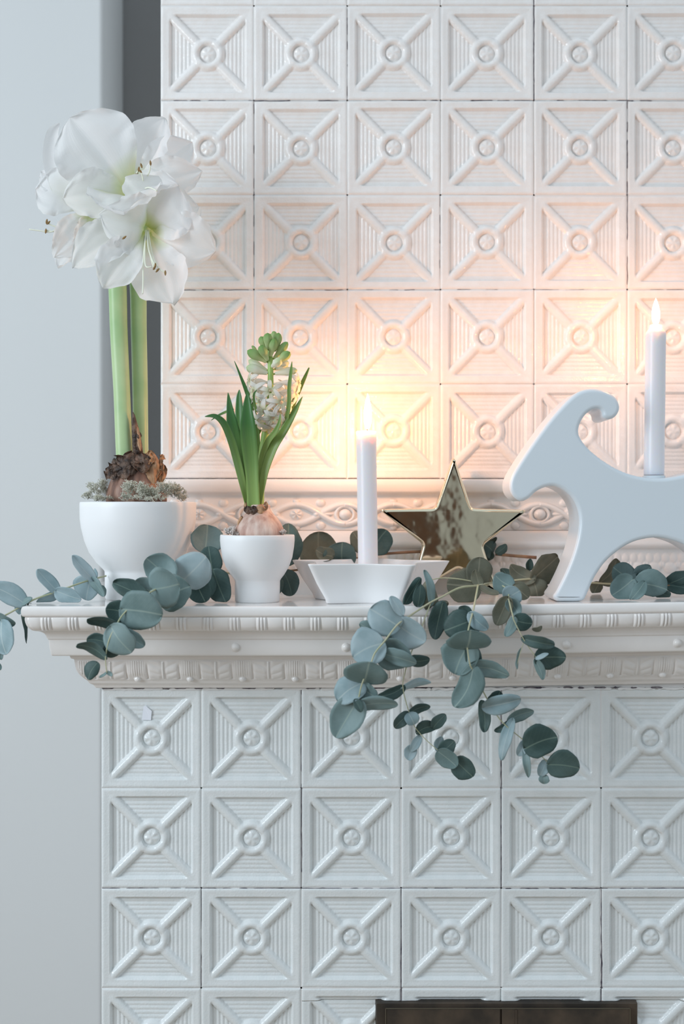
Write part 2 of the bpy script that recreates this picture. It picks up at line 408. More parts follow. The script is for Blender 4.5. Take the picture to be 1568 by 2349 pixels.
for c in range(1, 7):
    grout(XU+c*TU-.0011, XU+c*TU+.0011, zu0, zu0+6*TUZ, DU)
    grout(XL+c*TL-.0011, XL+c*TL+.0011, zl_top-(3 if HX0 < XL+c*TL < HX1 else 5)*TL, zl_top, DL)
for rw in range(1, 6): grout(XU, XU+7*TU, zu0+rw*TUZ-.0011, zu0+rw*TUZ+.0011, DU)
for rw in range(1, 4): grout(XL, XL+7*TL, zl_top-rw*TL-.0011, zl_top-rw*TL+.0011, DL)
# open joints: ragged dark seams
def seam(pa, pb, D, width, broken=0.0, mat='soot', seed=0):
    rs = random.Random(seed); a = P(pa[0], pa[1], D); b = P(pb[0], pb[1], D)
    L = (b-a).length; n = max(6, int(L/0.0022)); d = (b-a).normalized(); s = Vector((d.z, 0, -d.x))
    V = []; Fc = []; on = True
    for i in range(n+1):
        p = a+d*(L*i/n)+s*noise.noise(Vector((i*0.21, seed*3.7, 0)))*width*0.35
        k = 0.5+0.5*noise.noise(Vector((i*0.45, seed*9.1, 3)))
        wv = noise.noise(Vector((i*0.13, seed*5.3, 8)))
        ww = width*(0.45+0.6*k) if wv > -0.5+broken else width*0.02
        V += [p-s*ww/2, p+s*ww/2]
        V += [p-s*ww/2+Vector((0, .003, 0)), p+s*ww/2+Vector((0, .003, 0))]
        if i:
            q = 4*i; Fc += [(q-4, q-3, q+1, q), (q-4, q, q+2, q-2), (q-3, q-1, q+3, q+1)]
    o = mesh_obj('seam', V, Fc, M[mat], smooth=False); keep(o, stove); return o
su, sl = DU+0.0005, DL+0.0005
for i, (a, b, D, wd, br) in enumerate([
    ((370, 231), (1652, 231), su, .0016, .48), ((370, 665), (1652, 665), su, .0013, .55),
    ((372, 1098), (1652, 1098), su, .0013, .62),
    ((1224, -60), (1224, 230), su, .0016, .1), ((1438, 232), (1438, 662), su, .0014, .2), ((1008, 232), (1008, 640), su, .001, .35),
    ((582, 232), (582, 640), su, .001, .6), ((1222, 665), (1222, 1096), su, .0010, .3), ((796, 20), (796, 230), su, .0009, .5),
    ((234, 2038), (1608, 2038), sl, .0014, .40), ((1149, 1582), (1149, 2036), sl, .0014, -.2), ((691, 1582), (691, 2036), sl, .0012, .35),
    ((920, 2040), (920, 2296), sl, .0026, -.5), ((1379, 2040), (1379, 2296), sl, .0022, -.4), ((461, 2040), (461, 2268), sl, .001, .5),
    ((236, 1579), (1608, 1577), sl-.002, .0026, .55)]):
    seam(a, b, D, wd, br, seed=i+1)
seam((236, 1581), (1608, 1579), sl-.0018, .004, .15, 'plaster', 77)

# firebox hatch
hx0, hx1 = HX0, HX1
hatch = box('hatch_frame', hx0, hx1, DL-0.004, DL+0.012, HYT-0.26, HYT, M['iron'], stove, bev=0.0015)
def sub(o, par):
    o.parent = par; o.matrix_parent_inverse = Matrix.Identity(4)
px_ = lambda v, D=DL-0.006: (v-HX)*D/F
zz_ = lambda v, D=DL-0.006: Z0+(HY-v)*D/F
for (a, b) in ((883, 1146), (1150, 1444)):
    pnl = box('hatch_door', px_(a), px_(b), DL-0.009, DL-0.003, HYT-0.25, zz_(2312), M['iron'], None, bev=0.001)
    keep(pnl, stove)
for (a, b, c, d) in ((884, 1442, 2310.5, 2311.5), (883, 884.5, 2311, 2400), (1442, 1443.5, 2311, 2400), (1180, 1184, 2313, 2400)):
    keep(box('trim_line', px_(a), px_(b), DL-0.0100, DL-0.0085, zz_(d), zz_(c), M['brass_line'] if a != 1180 else M['iron']), stove)

# mouldings swept round the left corner
def sag(x): return 0.0050*(max(0.0, x)/0.384)**1.2
def prof_from_px(pts, body_q, D):
    out = []
    for (x, y) in pts:
        q = HX-x; o = D*(q-body_q)/(F+q); out.append((o, Z0+(HY-y)*(D-o)/F))
    return out
def sweep(name, prof, XB, D, mat, parent, disp=None, dx=0.0016, use_sag=True, back=None, kids=None):
    """prof list of (offset, z) top to bottom; front run from the left mitre to XR plus the left return"""
    n = len(prof); om = max(o for o, z in prof)
    nrm = []
    for i in range(n):
        a = prof[max(i-1, 0)]; b = prof[min(i+1, n-1)]
        d = Vector((b[0]-a[0], b[1]-a[1])); d.normalize() if d.length > 0 else None
        nrm.append((-d.y, d.x))     # outward (o, z)
    V = []
    nx = int((XR-(XB-om))/dx)
    for j in range(n):
        o, z = prof[j]
        for i in range(nx+1):
            x = XB-om+(XR-XB+om)*i/nx
            x = max(x, XB-o); h = disp(x, j/(n-1), 0) if (disp and x > XB-o+0.004) else 0.0
            V.append((x, D-o-h*nrm[j][0], z+h*nrm[j][1]+(sag(x) if use_sag else 0)))
    Fc = [f[::-1] for f in grid_faces(n, nx+1)]
    back = back or DW+0.02
    b0 = len(V); ny = int((back-(D-om))/0.004)
    for j in range(n):
        o, z = prof[j]
        for i in range(ny+1):
            y = D-om+(back-D+om)*i/ny
            y = max(y, D-o); h = disp(y-D+XB, j/(n-1), 1) if (disp and y > D-o+0.004) else 0.0
            V.append((XB-o-h*nrm[j][0], y, z+h*nrm[j][1]))
    Fc += [(a+b0, b+b0, c+b0, d+b0) for (a, b, c, d) in grid_faces(n, ny+1)]
    ob = mesh_obj(name, V, Fc, mat); keep(ob, parent); return ob
def dense(pts, step=1.0):
    out = []
    for a, b in zip(pts[:-1], pts[1:]):
        L = math.hypot(b[0]-a[0], b[1]-a[1]); k = max(1, int(L/step))
        out += [(a[0]+(b[0]-a[0])*i/k, a[1]+(b[1]-a[1])*i/k) for i in range(k)]
    return out+[pts[-1]]
Q = 552
smooth2 = lambda pts, k=6: [(v.x, v.y) for v in catmull([(p[0], p[1], 0) for p in pts], k)]
# slab nose (its top is the shelf board)
slab = prof_from_px(smooth2([(60, 1390.5), (53, 1391.5), (49.5, 1395), (48, 1402), (49, 1410), (52, 1414), (58, 1415.5)]), Q, DL)
sweep('shelf_nose', slab, XL, DL, M['glaze_cornice'], stove)
o_s, z_s = slab[0]
ZS = z_s                                                # shelf height (left part)
def shelf_z(x): return ZS+sag(x)
V = []; nX = 240
ys = [DL-o_s, 1.45, 1.55, DW+0.02]
for y in ys:
    for i in range(nX+1):
        x = XL-o_s+(XR-XL+o_s)*i/nX; V.append((x, y, shelf_z(x)))
o = mesh_obj('shelf_top', V, grid_faces(len(ys), nX+1), M['glaze']); keep(o, stove)
PE = 62.0*DF/F
def egg(x, t, side):
    u = ((x-(103-HX)*DF/F)/PE+0.5) % 1.0-0.5
    w_ = math.sin(PI*min(1, max(0, (t-0.06)/0.80)))**0.5 if 0.06 < t < 0.86 else 0
    bars = 0
    for c0 in (-0.12, 0.0, 0.12):
        q = (u-c0)/0.055
        if abs(q) < 1: bars = max(bars, math.sqrt(1-q*q)*(0.0022 if c0 else 0.0028))
    au = abs(u)
    eg = 0
    if au > 0.2:
        q = (0.5-au)/0.28; eg = 0.0012*math.sqrt(max(0, 1-q*q))
    return w_*max(bars, eg)
eggp = prof_from_px(dense(smooth2([(58, 1415.5), (56.5, 1419), (58, 1428), (63, 1438), (72, 1445), (80, 1447.5)], 5), 1.2), Q, DL)
sweep('egg_moulding', eggp, XL, DL, M['glaze_cornice'], stove, egg, dx=0.0007)
fas = prof_from_px([(80, 1447.5), (88, 1448.2), (93, 1449)]+smooth2([(93, 1449), (101, 1453), (106, 1460), (108, 1465)])+[(109, 1466.4), (111.5, 1467), (111.5, 1469), (113, 1485), (116.5, 1501), (118, 1503.3), (121, 1504.5), (140, 1504.5), (160, 1504.5), (161, 1508), (163, 1510.5), (168, 1511.5), (170, 1513)], Q, DL)
sweep('fascia', fas, XL, DL, M['glaze_cornice'], stove)
PLF = 122.0*1.44/F
X0L = (309-HX)*1.44/F
def acan(x, t, side):
    u = ((x-X0L)/PLF) % 1.0                     # 0 at the boss, 0.5 at the vertical line
    d = 0.0
    v = t
    au = min(u, 1-u)                             # distance to boss
    aw = abs(u-0.5)                              # distance to line
    d += 0.0016*math.exp(-(aw/0.012)**2)*(0.1 < v < 0.80)
    if 0.05 < v < 0.86:
        lobes = abs(math.sin(PI*(v*3.2+aw*2.4)))
        d += 0.0010*sm1(0.02, 0.09, aw)*sm1(0.32, 0.18, aw)*lobes
        d -= 0.0018*math.exp(-((aw-0.30)/0.025)**2)*sm1(0.1, 0.3, v)
        d += 0.0013*math.exp(-(au/0.13)**2)*(0.55+0.45*math.cos(au*150))*sm1(0.78, 0.5, v)
    e = ((au*PLF)/0.0042)**2+((v-0.84)*0.031/0.0034)**2
    if e < 1: d += 0.0038*math.sqrt(1-e)
    return d
def sm1(a, b, x):
    t = min(1, max(0, (x-a)/(b-a))); return t*t*(3-2*t)
lf = prof_from_px(dense(smooth2([(170, 1513), (171.5, 1522), (174, 1534), (181, 1546), (191, 1555), (199, 1560.5), (202, 1563)], 4), 1.1), Q, DL)
sweep('leaf_moulding', lf, XL, DL, M['glaze_cornice'], stove, acan, dx=0.0007)
bt = prof_from_px([(202, 1563), (204, 1566.5), (207, 1568.5), (212, 1570), (214.5, 1571.5), (217, 1576), (218.5, 1577.6), (222, 1578), (232, 1578)], Q, DL)
sweep('bed_moulding', bt, XL, DL, M['glaze_cornice'], stove)
def dome(name, c, r, h, mat, parent, nrm=Vector((0, -1, 0)), n=16, m=6):
    V = []
    a = nrm.orthogonal().normalized(); b = nrm.cross(a)
    for i in range(m):
        th = (PI/2)*i/(m-1)
        for k in range(n):
            an = 2*PI*k/n; V.append(Vector(c)+(a*math.cos(an)+b*math.sin(an))*r*math.cos(th)+nrm*h*math.sin(th))
    o = mesh_obj(name, V, grid_faces(m, n, True), mat); keep(o, parent); return o
for px0 in (540, 793, 1047, 1298, 1552):
    Df = DL-0.0495
    dy = sag((px0-HX)*Df/F)
    c = P(px0, 1484, Df); c.z += dy
    dome('boss', c, 0.0052, 0.0055, M['glaze_cornice'], stove)
    dome('boss', c+Vector((0, -0.0001, 0)), 0.0064, 0.0018, M['glaze_cornice'], stove)

# base of the upper part: band, interlaced frieze, steps
def up(pts): return [(o, Z0+(HY-y)*(DU-o)/F) for (o, y) in pts]
band = up([(0, 1098.5), (.005, 1099), (.0085, 1100.5), (.0105, 1104), (.0108, 1115), (.0105, 1126), (.009, 1130), (.004, 1132), (0.0015, 1136), (0, 1142), (0, 1146)])
sweep('band', band, XU, DU, M['glaze_cornice'], stove, use_sag=False)
PF = 223.0*DU/F; XB0 = (791-HX)*DU/F
def strand(u, v, sgn):
    yc = sgn*0.62*math.cos(PI*2*u)                # crossing at quarter pitch
    return yc
def fri(x, t, side):
    u = ((x-XB0)/PF+0.5) % 1.0-0.5; v = (t-0.48)*2.15
    xx = u*PF; h = 0.043; yy = v*h/2
    d = 0.0
    s1 = 0.0145*math.cos(2*PI*u); s2 = -s1
    slope = 0.0145*2*PI/PF*math.sin(2*PI*u)
    cs = 1/math.sqrt(1+slope*slope)
    for k_, s in enumerate((s1, s2)):
        q = abs(yy-s)*cs/0.0044
        if q < 1:
            top = 0.0058*math.sqrt(1-q*q)*(1.0 if (k_ == (u > 0)) else 0.8)
            d = max(d, top)
    r = math.hypot(xx, yy)
    if r < 0.0080: d = max(d, 0.0078*math.sqrt(1-(r/0.0080)**2)*0.95)
    q = abs(r-0.0118)/0.0024
    if q < 1: d = max(d, 0.0042*math.sqrt(1-q*q))
    ax = abs(xx)
    q = ((ax-0.026)/0.010)**2+(yy/0.0034)**2
    if q < 1: d = max(d, 0.0046*math.sqrt(1-q))
    q = ((ax-0.038)/0.0042)**2+(yy/0.0046)**2
    if q < 1: d = max(d, 0.0062*math.sqrt(1-q))
    x2 = PF/2-ax; r2 = math.hypot(x2, yy)
    a2 = math.atan2(yy, x2)
    if r2 < 0.0085: d = max(d, 0.0042*math.sqrt(max(0, 1-(r2/0.0085)**2))*(0.75+0.25*math.cos(6*a2)))
    for sg in (-1, 1):
        q = math.hypot(x2-0.0, yy-sg*0.0195)/0.0045
        if q < 1: d = max(d, 0.0032*math.sqrt(1-q*q))
        q = math.hypot(ax-PF/4, yy-sg*0.017)/0.0060
        if q < 1: d = max(d, 0.003*math.sqrt(1-q*q))
    return d
fr = up([(0, 1146+0.9*i) for i in range(79)])
sweep('frieze', fr, XU, DU, M['glaze_cornice'], stove, fri, dx=0.0007, use_sag=False)
def bead2(x, t, side):
    u = (x/0.0105) % 1.0-0.5; d = 0
    e = (u/0.42)**2+((t-0.17)/0.10)**2
    if e < 1: d = 0.0012*math.sqrt(1-e)
    u2 = (x/0.021) % 1.0-0.5
    e = (u2/0.40)**2+((t-0.40)/0.12)**2
    if e < 1: d = max(d, 0.0028*math.sqrt(1-e))
    e = ((abs(u2)-0.42)/0.12)**2+((t-0.34)/0.07)**2
    if e < 1: d = max(d, 0.0018*math.sqrt(1-e))
    return d
st = up([(0, 1217), (.002, 1219), (.005, 1224), (.010, 1233), (.015, 1240), (.018, 1244), (.0195, 1249), (.019, 1254), (.016, 1257), (.0125, 1258.5), (.0125, 1262)])
sweep('step', st, XU, DU, M['glaze_cornice'], stove, use_sag=False)
st2 = up([(.0125+0.0095*(i/50)**0.8, 1262+2.06*i) for i in range(51)])
sweep('beaded_step', st2, XU, DU, M['glaze_cornice'], stove, bead2, dx=0.0009, use_sag=False)

# ------------------------------------------------------------------ eucalyptus
def leaf_geo(base, tip, width, roll=0.0, bow=0.0, fold=0.12, seed=0, n=13, m=11, ruff=0.09, round_=True):
    base = Vector(base); tip = Vector(tip); ax = tip-base; L = ax.length; ax.normalize()
    view = Vector((0, 1, 0)); side = ax.cross(view)
    if side.length < 1e-3: side = Vector((1, 0, 0))
    side.normalize(); nr = side.cross(ax).normalized()
    if nr.y > 0: nr = -nr
    c, s = math.cos(roll), math.sin(roll)
    sd = side*c+nr*s; nn = nr*c-side*s
    hw = 1.10*width/2/max(0.35, abs(c)); tip = base+(tip-base)*1.05; L *= 1.05; asy = 0.26*noise.noise(Vector((seed*1.3, 2, 5)))*2; pt = 0.25+0.3*noise.noise(Vector((seed*2.3, 9, 1)))
    V = []; UV = []
    for i in range(n):
        t = i/(n-1)
        tt = 0.5-0.5*math.cos(PI*t)                # denser at the ends
        wv = (max(0.0, 1-(2*tt-1)**2))**0.5
        wv = wv**(1-0.25*pt)*(1.0+0.30*(0.5-tt))   # wider near the stalk, blunt tip
        wv = max(wv, 0.02)
        for j in range(m):
            v = -1+2*j/(m-1)
            ang = noise.noise(Vector((tt*2.1, v*1.3, seed*7.13)))
            back_ = -0.10*L*abs(v)*max(0, 1-tt*2.2)**1.0     # lobes reach back past the stalk
            p = base+ax*(L*tt+back_)+sd*(hw*wv*v*(1+asy*v*0.6+0.15*noise.noise(Vector((tt*3.2, math.copysign(2, v), seed*3.1)))))+sd*(asy*0.35*L*math.sin(PI*tt))
            hgt = bow*L*math.sin(PI*tt)+fold*hw*wv*abs(v)**1.3+ruff*L*ang*(abs(v)**1.5+0.3*tt)
            V.append(p+nn*hgt); UV.append((tt, 0.5+0.5*v*wv))
    return V, grid_faces(n, m), UV
def add_leaf(par, bx, by, tx, ty, w_, D, tone='m', dD=None, roll=None, bow=None, fold=None, rnd=None):
    rnd = rnd or R_
    L = math.hypot(tx-bx, ty-by)*D/F; W = w_*D/F
    big = max(L, W)
    if dD is None: dD = math.sqrt(max(0, min(big, W*1.25)**2-L*L))*rnd.choice((-1, -1, 1))*0.7 if L < W else rnd.uniform(-.3, .2)*L
    if roll is None: roll = rnd.uniform(-.55, .55) if W > 0.6*L else rnd.uniform(0.5, 0.95)*rnd.choice((-1, 1))
    if bow is None: bow = rnd.uniform(-.22, .22)
    if fold is None: fold = rnd.uniform(-.15, .40)
    V, Fc, UV = leaf_geo(P(bx, by, D), P(tx, ty, D+dD), W, roll, bow, fold, seed=bx+ty)
    z_ok = []
    for v in V:                                   # nothing sinks into the shelf
        if v.y > DF+0.002 and v.x > XL-0.078 and v.z < shelf_z(v.x)+0.0012: v.z = shelf_z(v.x)+0.0012
        if v.y > DF+0.002-0.02 and v.y <= DF+0.03 and v.z < ZS-0.001 and v.z > ZS-0.02 and v.x > XL-0.078: v.y = min(v.y, DF-0.004)
        z_ok.append(v)
    o = mesh_obj('leaf', z_ok, Fc, LM[tone], uvs=UV)
    sdm = o.modifiers.new('thickness', 'SOLIDIFY'); sdm.thickness = 0.0004; sdm.offset = 0
    keep(o, par); return o
def branch(label, origin, leaves, stems, mat='twig', group=None):
    b = empty('eucalyptus_branch', origin)
    tag(b, label, 'branch', group)
    for lf_ in leaves: add_leaf(b, *lf_)
    for (pts, r0, r1, mt) in stems:
        pp = catmull([P(*p) for p in pts], 5); n = len(pp)
        tube('stem', pp, [r0+(r1-r0)*i/(n-1) for i in range(n)], M[mt], b, 7)
    return b
R_ = random.Random(11)
# A: on the shelf end, past the left edge
branch('eucalyptus branch lying over the left end of the mantel, running out of the picture', P(170, 1345, 1.46),
 [(211, 1328, 167, 1277, 24, 1.455, 'l', None, 0.7), (211, 1328, 238, 1366, 22, 1.455, 'm', None, 0.8), (208, 1326, 198, 1374, 58, 1.46, 'l', 0.004, 0.2),
  (216, 1326, 217, 1305, 12, 1.47, 'l'), (232, 1345, 240, 1366, 20, 1.475, 'm'),
  (131, 1356, 87, 1309, 26, 1.45, 'l', None, 0.7), (131, 1356, 184, 1374, 38, 1.445, 'l', None, 0.3), (136, 1358, 86, 1380, 20, 1.455, 'l'),
  (54, 1383, -18, 1345, 44, 1.43, 'l', None, 0.2), (50, 1385, 72, 1372, 14, 1.43, 'm'), (53, 1386, 44, 1408, 22, 1.435, 'l', None, 0.3),
  (-8, 1412, 33, 1431, 26, 1.42, 'm', None, 0.4), (4, 1428, 14, 1498, 60, 1.42, 'l', -0.006, 0.35, 0.1), (-6, 1480, 3, 1512, 12, 1.42, 'm'), (-12, 1520, 1, 1536, 10, 1.42, 'm'),
  (51, 1414, 63, 1474, 17, 1.43, 'd', 0.0, 0.5)],
 [([(243, 1321, 1.49), (205, 1331, 1.465), (171, 1342, 1.455), (131, 1357, 1.448), (76, 1376, 1.435), (20, 1407, 1.425), (-30, 1432, 1.42)], .0011, .0011, 'twig'),
  ([(76, 1376, 1.435), (54, 1390, 1.43), (51, 1414, 1.43)], .0006, .0005, 'twig')])
# B: in front of the big bowl, hanging over the edge
branch('eucalyptus branch with big round leaves hanging down in front of the large white bowl', P(424, 1325, 1.44),
 [(418, 1332, 470, 1280, 80, 1.42, 'l', -0.005, 0.15, 0.1, -0.1), (450, 1333, 470, 1379, 52, 1.432, 'd', 0.0, 0.1), (478, 1320, 455, 1378, 52, 1.45, 'd', 0.004, 0.3),
  (487, 1310, 478, 1256, 50, 1.47, 'd', 0.0, 0.2), (490, 1312, 516, 1378, 56, 1.455, 'd', -0.004, 0.2), (470, 1264, 475, 1207, 68, 1.50, 'm', 0.01, 0.3),
  (388, 1332, 338, 1283, 64, 1.405, 'm', 0.0, 0.2), (350, 1352, 408, 1340, 88, 1.375, 'm', -0.006, 0.2, 0.1, 0.05), (372, 1380, 434, 1347, 76, 1.392, 'm', 0.0, -0.3, 0.1, 0.1),
  (354, 1357, 309, 1338, 52, 1.385, 'm', 0.0, 0.2), (332, 1368, 262, 1338, 38, 1.38, 'd', 0.0, 0.4), (282, 1398, 368, 1410, 84, 1.36, 'm', -0.006, 0.15, 0.06, 0.05),
  (285, 1406, 244, 1398, 46, 1.368, 'd', 0.0, -0.3), (283, 1408, 309, 1440, 38, 1.368, 'd'), (272, 1433, 203, 1421, 24, 1.36, 'd'),
  (256, 1440, 300, 1494, 64, 1.352, 'm', 0.0, 0.2), (285, 1452, 329, 1481, 32, 1.356, 'm'), (247, 1477, 272, 1500, 44, 1.358, 'd', 0.004, 0.1), (246, 1475, 201, 1468, 34, 1.358, 'd'),
  (240, 1508, 179, 1481, 28, 1.35, 'd'), (222, 1522, 203, 1557, 32, 1.355, 'd', 0.0, 0.2), (245, 1542, 257, 1550, 9, 1.352, 'm'), (244, 1542, 228, 1553, 6, 1.352, 'm')],
 [([(540, 1318, 1.52), (487, 1311, 1.465), (424, 1325, 1.43), (375, 1345, 1.395), (355, 1353, 1.372), (330, 1368, 1.366), (286, 1405, 1.358), (265, 1437, 1.352), (249, 1471, 1.35), (242, 1510, 1.35), (245, 1543, 1.352)], .0013, .0006, 'twig')])
# C: behind the small pot and the dish
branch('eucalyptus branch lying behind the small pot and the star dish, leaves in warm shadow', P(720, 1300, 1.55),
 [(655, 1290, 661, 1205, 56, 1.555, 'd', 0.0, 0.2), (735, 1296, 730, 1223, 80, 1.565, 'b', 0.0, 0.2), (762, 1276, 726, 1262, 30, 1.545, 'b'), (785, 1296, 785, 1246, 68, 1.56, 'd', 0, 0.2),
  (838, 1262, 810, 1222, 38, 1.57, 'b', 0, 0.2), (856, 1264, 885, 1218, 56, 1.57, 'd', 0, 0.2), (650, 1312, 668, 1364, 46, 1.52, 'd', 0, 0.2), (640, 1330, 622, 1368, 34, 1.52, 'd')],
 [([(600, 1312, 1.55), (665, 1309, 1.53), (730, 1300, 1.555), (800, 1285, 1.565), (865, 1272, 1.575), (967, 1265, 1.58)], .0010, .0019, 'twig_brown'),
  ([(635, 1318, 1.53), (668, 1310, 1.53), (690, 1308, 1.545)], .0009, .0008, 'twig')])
# D: behind the gold star and the goat's front leg
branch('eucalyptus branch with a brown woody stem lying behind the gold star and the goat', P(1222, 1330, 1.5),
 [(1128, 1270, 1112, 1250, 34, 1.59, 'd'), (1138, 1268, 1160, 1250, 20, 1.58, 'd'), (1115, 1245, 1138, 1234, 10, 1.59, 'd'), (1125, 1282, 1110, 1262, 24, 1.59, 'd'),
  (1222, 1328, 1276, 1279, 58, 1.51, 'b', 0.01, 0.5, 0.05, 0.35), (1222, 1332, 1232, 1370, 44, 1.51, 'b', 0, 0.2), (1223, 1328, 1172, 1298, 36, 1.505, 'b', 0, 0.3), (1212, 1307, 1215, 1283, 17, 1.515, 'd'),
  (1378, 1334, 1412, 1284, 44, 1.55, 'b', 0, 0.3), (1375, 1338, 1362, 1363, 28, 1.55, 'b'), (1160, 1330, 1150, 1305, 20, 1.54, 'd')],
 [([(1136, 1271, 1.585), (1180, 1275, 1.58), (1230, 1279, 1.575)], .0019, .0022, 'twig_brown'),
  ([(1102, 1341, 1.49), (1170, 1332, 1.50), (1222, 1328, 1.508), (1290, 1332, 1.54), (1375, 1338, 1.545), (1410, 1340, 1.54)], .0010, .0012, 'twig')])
# F: dark sprig beneath the goat's belly
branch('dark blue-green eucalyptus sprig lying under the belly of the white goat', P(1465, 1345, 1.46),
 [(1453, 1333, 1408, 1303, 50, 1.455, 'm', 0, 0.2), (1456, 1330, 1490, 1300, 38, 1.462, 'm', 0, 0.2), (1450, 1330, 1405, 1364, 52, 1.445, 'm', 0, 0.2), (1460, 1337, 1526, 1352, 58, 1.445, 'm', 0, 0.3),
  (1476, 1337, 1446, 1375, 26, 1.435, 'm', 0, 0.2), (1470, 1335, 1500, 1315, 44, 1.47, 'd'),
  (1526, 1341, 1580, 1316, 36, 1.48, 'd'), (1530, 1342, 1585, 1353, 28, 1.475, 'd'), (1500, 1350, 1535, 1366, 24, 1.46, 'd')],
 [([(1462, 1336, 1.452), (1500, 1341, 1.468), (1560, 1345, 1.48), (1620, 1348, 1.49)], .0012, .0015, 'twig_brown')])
# H: the big spray hanging down in the middle
HL = [(912, 1436, 851, 1398, 74, 1.362, 'l', 0, 0.15, 0.06, 0.05), (911, 1432, 972, 1470, 66, 1.366, 'l', 0, 0.2), (921, 1408, 896, 1370, 23, 1.36, 'l', 0, 0.3), (862, 1446, 826, 1431, 27, 1.372, 'm'),
 (911, 1434, 903, 1474, 50, 1.374, 'm'), (876, 1476, 812, 1506, 78, 1.352, 'l', 0, 0.2, 0.1, 0.05), (868, 1488, 938, 1515, 66, 1.358, 'm', 0, 0.3), (880, 1500, 951, 1521, 34, 1.355, 'm', 0, 0.3),
 (835, 1564, 846, 1521, 98, 1.346, 'm', -0.02, 0.1, 0.1, 0.0), (829, 1567, 776, 1606, 58, 1.35, 'l', 0, 0.3), (826, 1572, 862, 1598, 42, 1.352, 'm'), (819, 1607, 772, 1688, 66, 1.345, 'm', 0, 0.2),
 (820, 1620, 908, 1616, 34, 1.348, 'm', 0.0, 0.5), (814, 1606, 828, 1632, 18, 1.34, 'd'),
 (940, 1515, 983, 1513, 27, 1.375, 'd', 0, 0.2), (947, 1480, 930, 1484, 8, 1.374, 'd'), (924, 1577, 868, 1597, 24, 1.372, 'd', 0, 0.3), (925, 1580, 985, 1566, 17, 1.372, 'l', 0, 0.4),
 (938, 1638, 906, 1668, 26, 1.375, 'd', 0, 0.3), (939, 1636, 984, 1621, 20, 1.375, 'd', 0, 0.4), (937, 1637, 949, 1661, 32, 1.37, 'l', 0, 0.1), (957, 1680, 1000, 1668, 28, 1.38, 'd', 0, 0.2), (994, 1668, 1020, 1640, 25, 1.38, 'd', 0, 0.1),
 (962, 1690, 942, 1722, 18, 1.384, 'l', 0, 0.2), (946, 1712, 936, 1742, 26, 1.384, 'l', 0, 0.1), (1004, 1721, 1011, 1691, 21, 1.39, 'l', 0, 0.2), (1009, 1727, 1040, 1701, 34, 1.385, 'd', 0, 0.1),
 (1006, 1725, 1045, 1757, 42, 1.38, 'm', 0, 0.2), (1044, 1744, 1082, 1780, 48, 1.385, 'd', 0, 0.1),
 (930, 1383, 963, 1328, 24, 1.405, 'd', 0, 0.4), (958, 1388, 963, 1342, 28, 1.395, 'd', 0, 0.2), (988, 1383, 972, 1311, 17, 1.39, 'm', 0, 0.4), (994, 1400, 982, 1334, 36, 1.405, 'b', 0, 0.2),
 (1014, 1386, 997, 1463, 38, 1.385, 'd', 0, 0.2), (1002, 1398, 1026, 1382, 20, 1.39, 'b'),
 (1083, 1422, 1022, 1446, 62, 1.375, 'd', 0, 0.15), (1078, 1408, 1116, 1442, 32, 1.37, 'l', 0, 0.3), (1078, 1412, 1054, 1393, 24, 1.374, 'd'), (1080, 1412, 1090, 1452, 38, 1.378, 'd'),
 (1070, 1486, 1078, 1447, 92, 1.352, 'm', -0.018, 0.1, 0.12, 0.0), (1076, 1478, 1044, 1543, 76, 1.36, 'm', 0, 0.2), (1078, 1480, 1096, 1530, 34, 1.366, 'd'), (1084, 1533, 1044, 1618, 56, 1.355, 'm', 0, 0.25), (1080, 1530, 1163, 1549, 38, 1.358, 'm', 0, 0.35),
 (1128, 1614, 1146, 1587, 34, 1.378, 'd'), (1112, 1622, 1190, 1604, 42, 1.37, 'l', 0, 0.3), (1105, 1612, 1111, 1676, 25, 1.374, 'd', 0, 0.3), (1168, 1652, 1221, 1632, 27, 1.378, 'm', 0, 0.3),
 (1172, 1652, 1135, 1676, 17, 1.382, 'd', 0, 0.3), (1174, 1655, 1151, 1740, 24, 1.376, 'l', 0, 0.3), (1207, 1716, 1274, 1692, 70, 1.372, 'd', 0, 0.1, 0.05, 0.1), (1207, 1700, 1188, 1732, 22, 1.38, 'l', 0, 0.3),
 (1202, 1716, 1211, 1780, 15, 1.378, 'm', 0, 0.3), (1252, 1746, 1238, 1779, 24, 1.38, 'l', 0, 0.3), (1247, 1778, 1247, 1797, 22, 1.38, 'm', 0, 0.2), (1260, 1754, 1325, 1762, 60, 1.375, 'd', 0, 0.15, 0.05, 0.08),
 (1174, 1346, 1136, 1320, 44, 1.42, 'm', 0, 0.2), (1160, 1376, 1190, 1356, 46, 1.395, 'l', 0, 0.1), (1180, 1343, 1210, 1370, 36, 1.42, 'b', 0, 0.2), (1164, 1374, 1139, 1431, 38, 1.385, 'b', 0, 0.2),
 (1167, 1378, 1189, 1410, 30, 1.385, 'm', 0, 0.2), (1178, 1418, 1160, 1458, 23, 1.37, 'm', 0, 0.3), (1179, 1422, 1218, 1430, 38, 1.372, 'd', 0, 0.2), (1222, 1444, 1241, 1436, 12, 1.38, 'b'),
 (1201, 1465, 1268, 1478, 28, 1.368, 'd', 0, 0.2, 0.22), (1231, 1509, 1294, 1508, 50, 1.366, 'd', 0, 0.2), (1230, 1511, 1256, 1500, 9, 1.362, 'l'), (1228, 1515, 1244, 1557, 18, 1.368, 'm', 0, 0.2), (1194, 1490, 1186, 1533, 6, 1.37, 'm'),
 (1097, 1344, 1028, 1340, 74, 1.43, 'b', 0, 0.2), (1094, 1342, 1100, 1281, 58, 1.435, 'b', 0, 0.2), (1099, 1343, 1090, 1309, 23, 1.425, 'b'), (1102, 1345, 1141, 1363, 13, 1.415, 'b')]
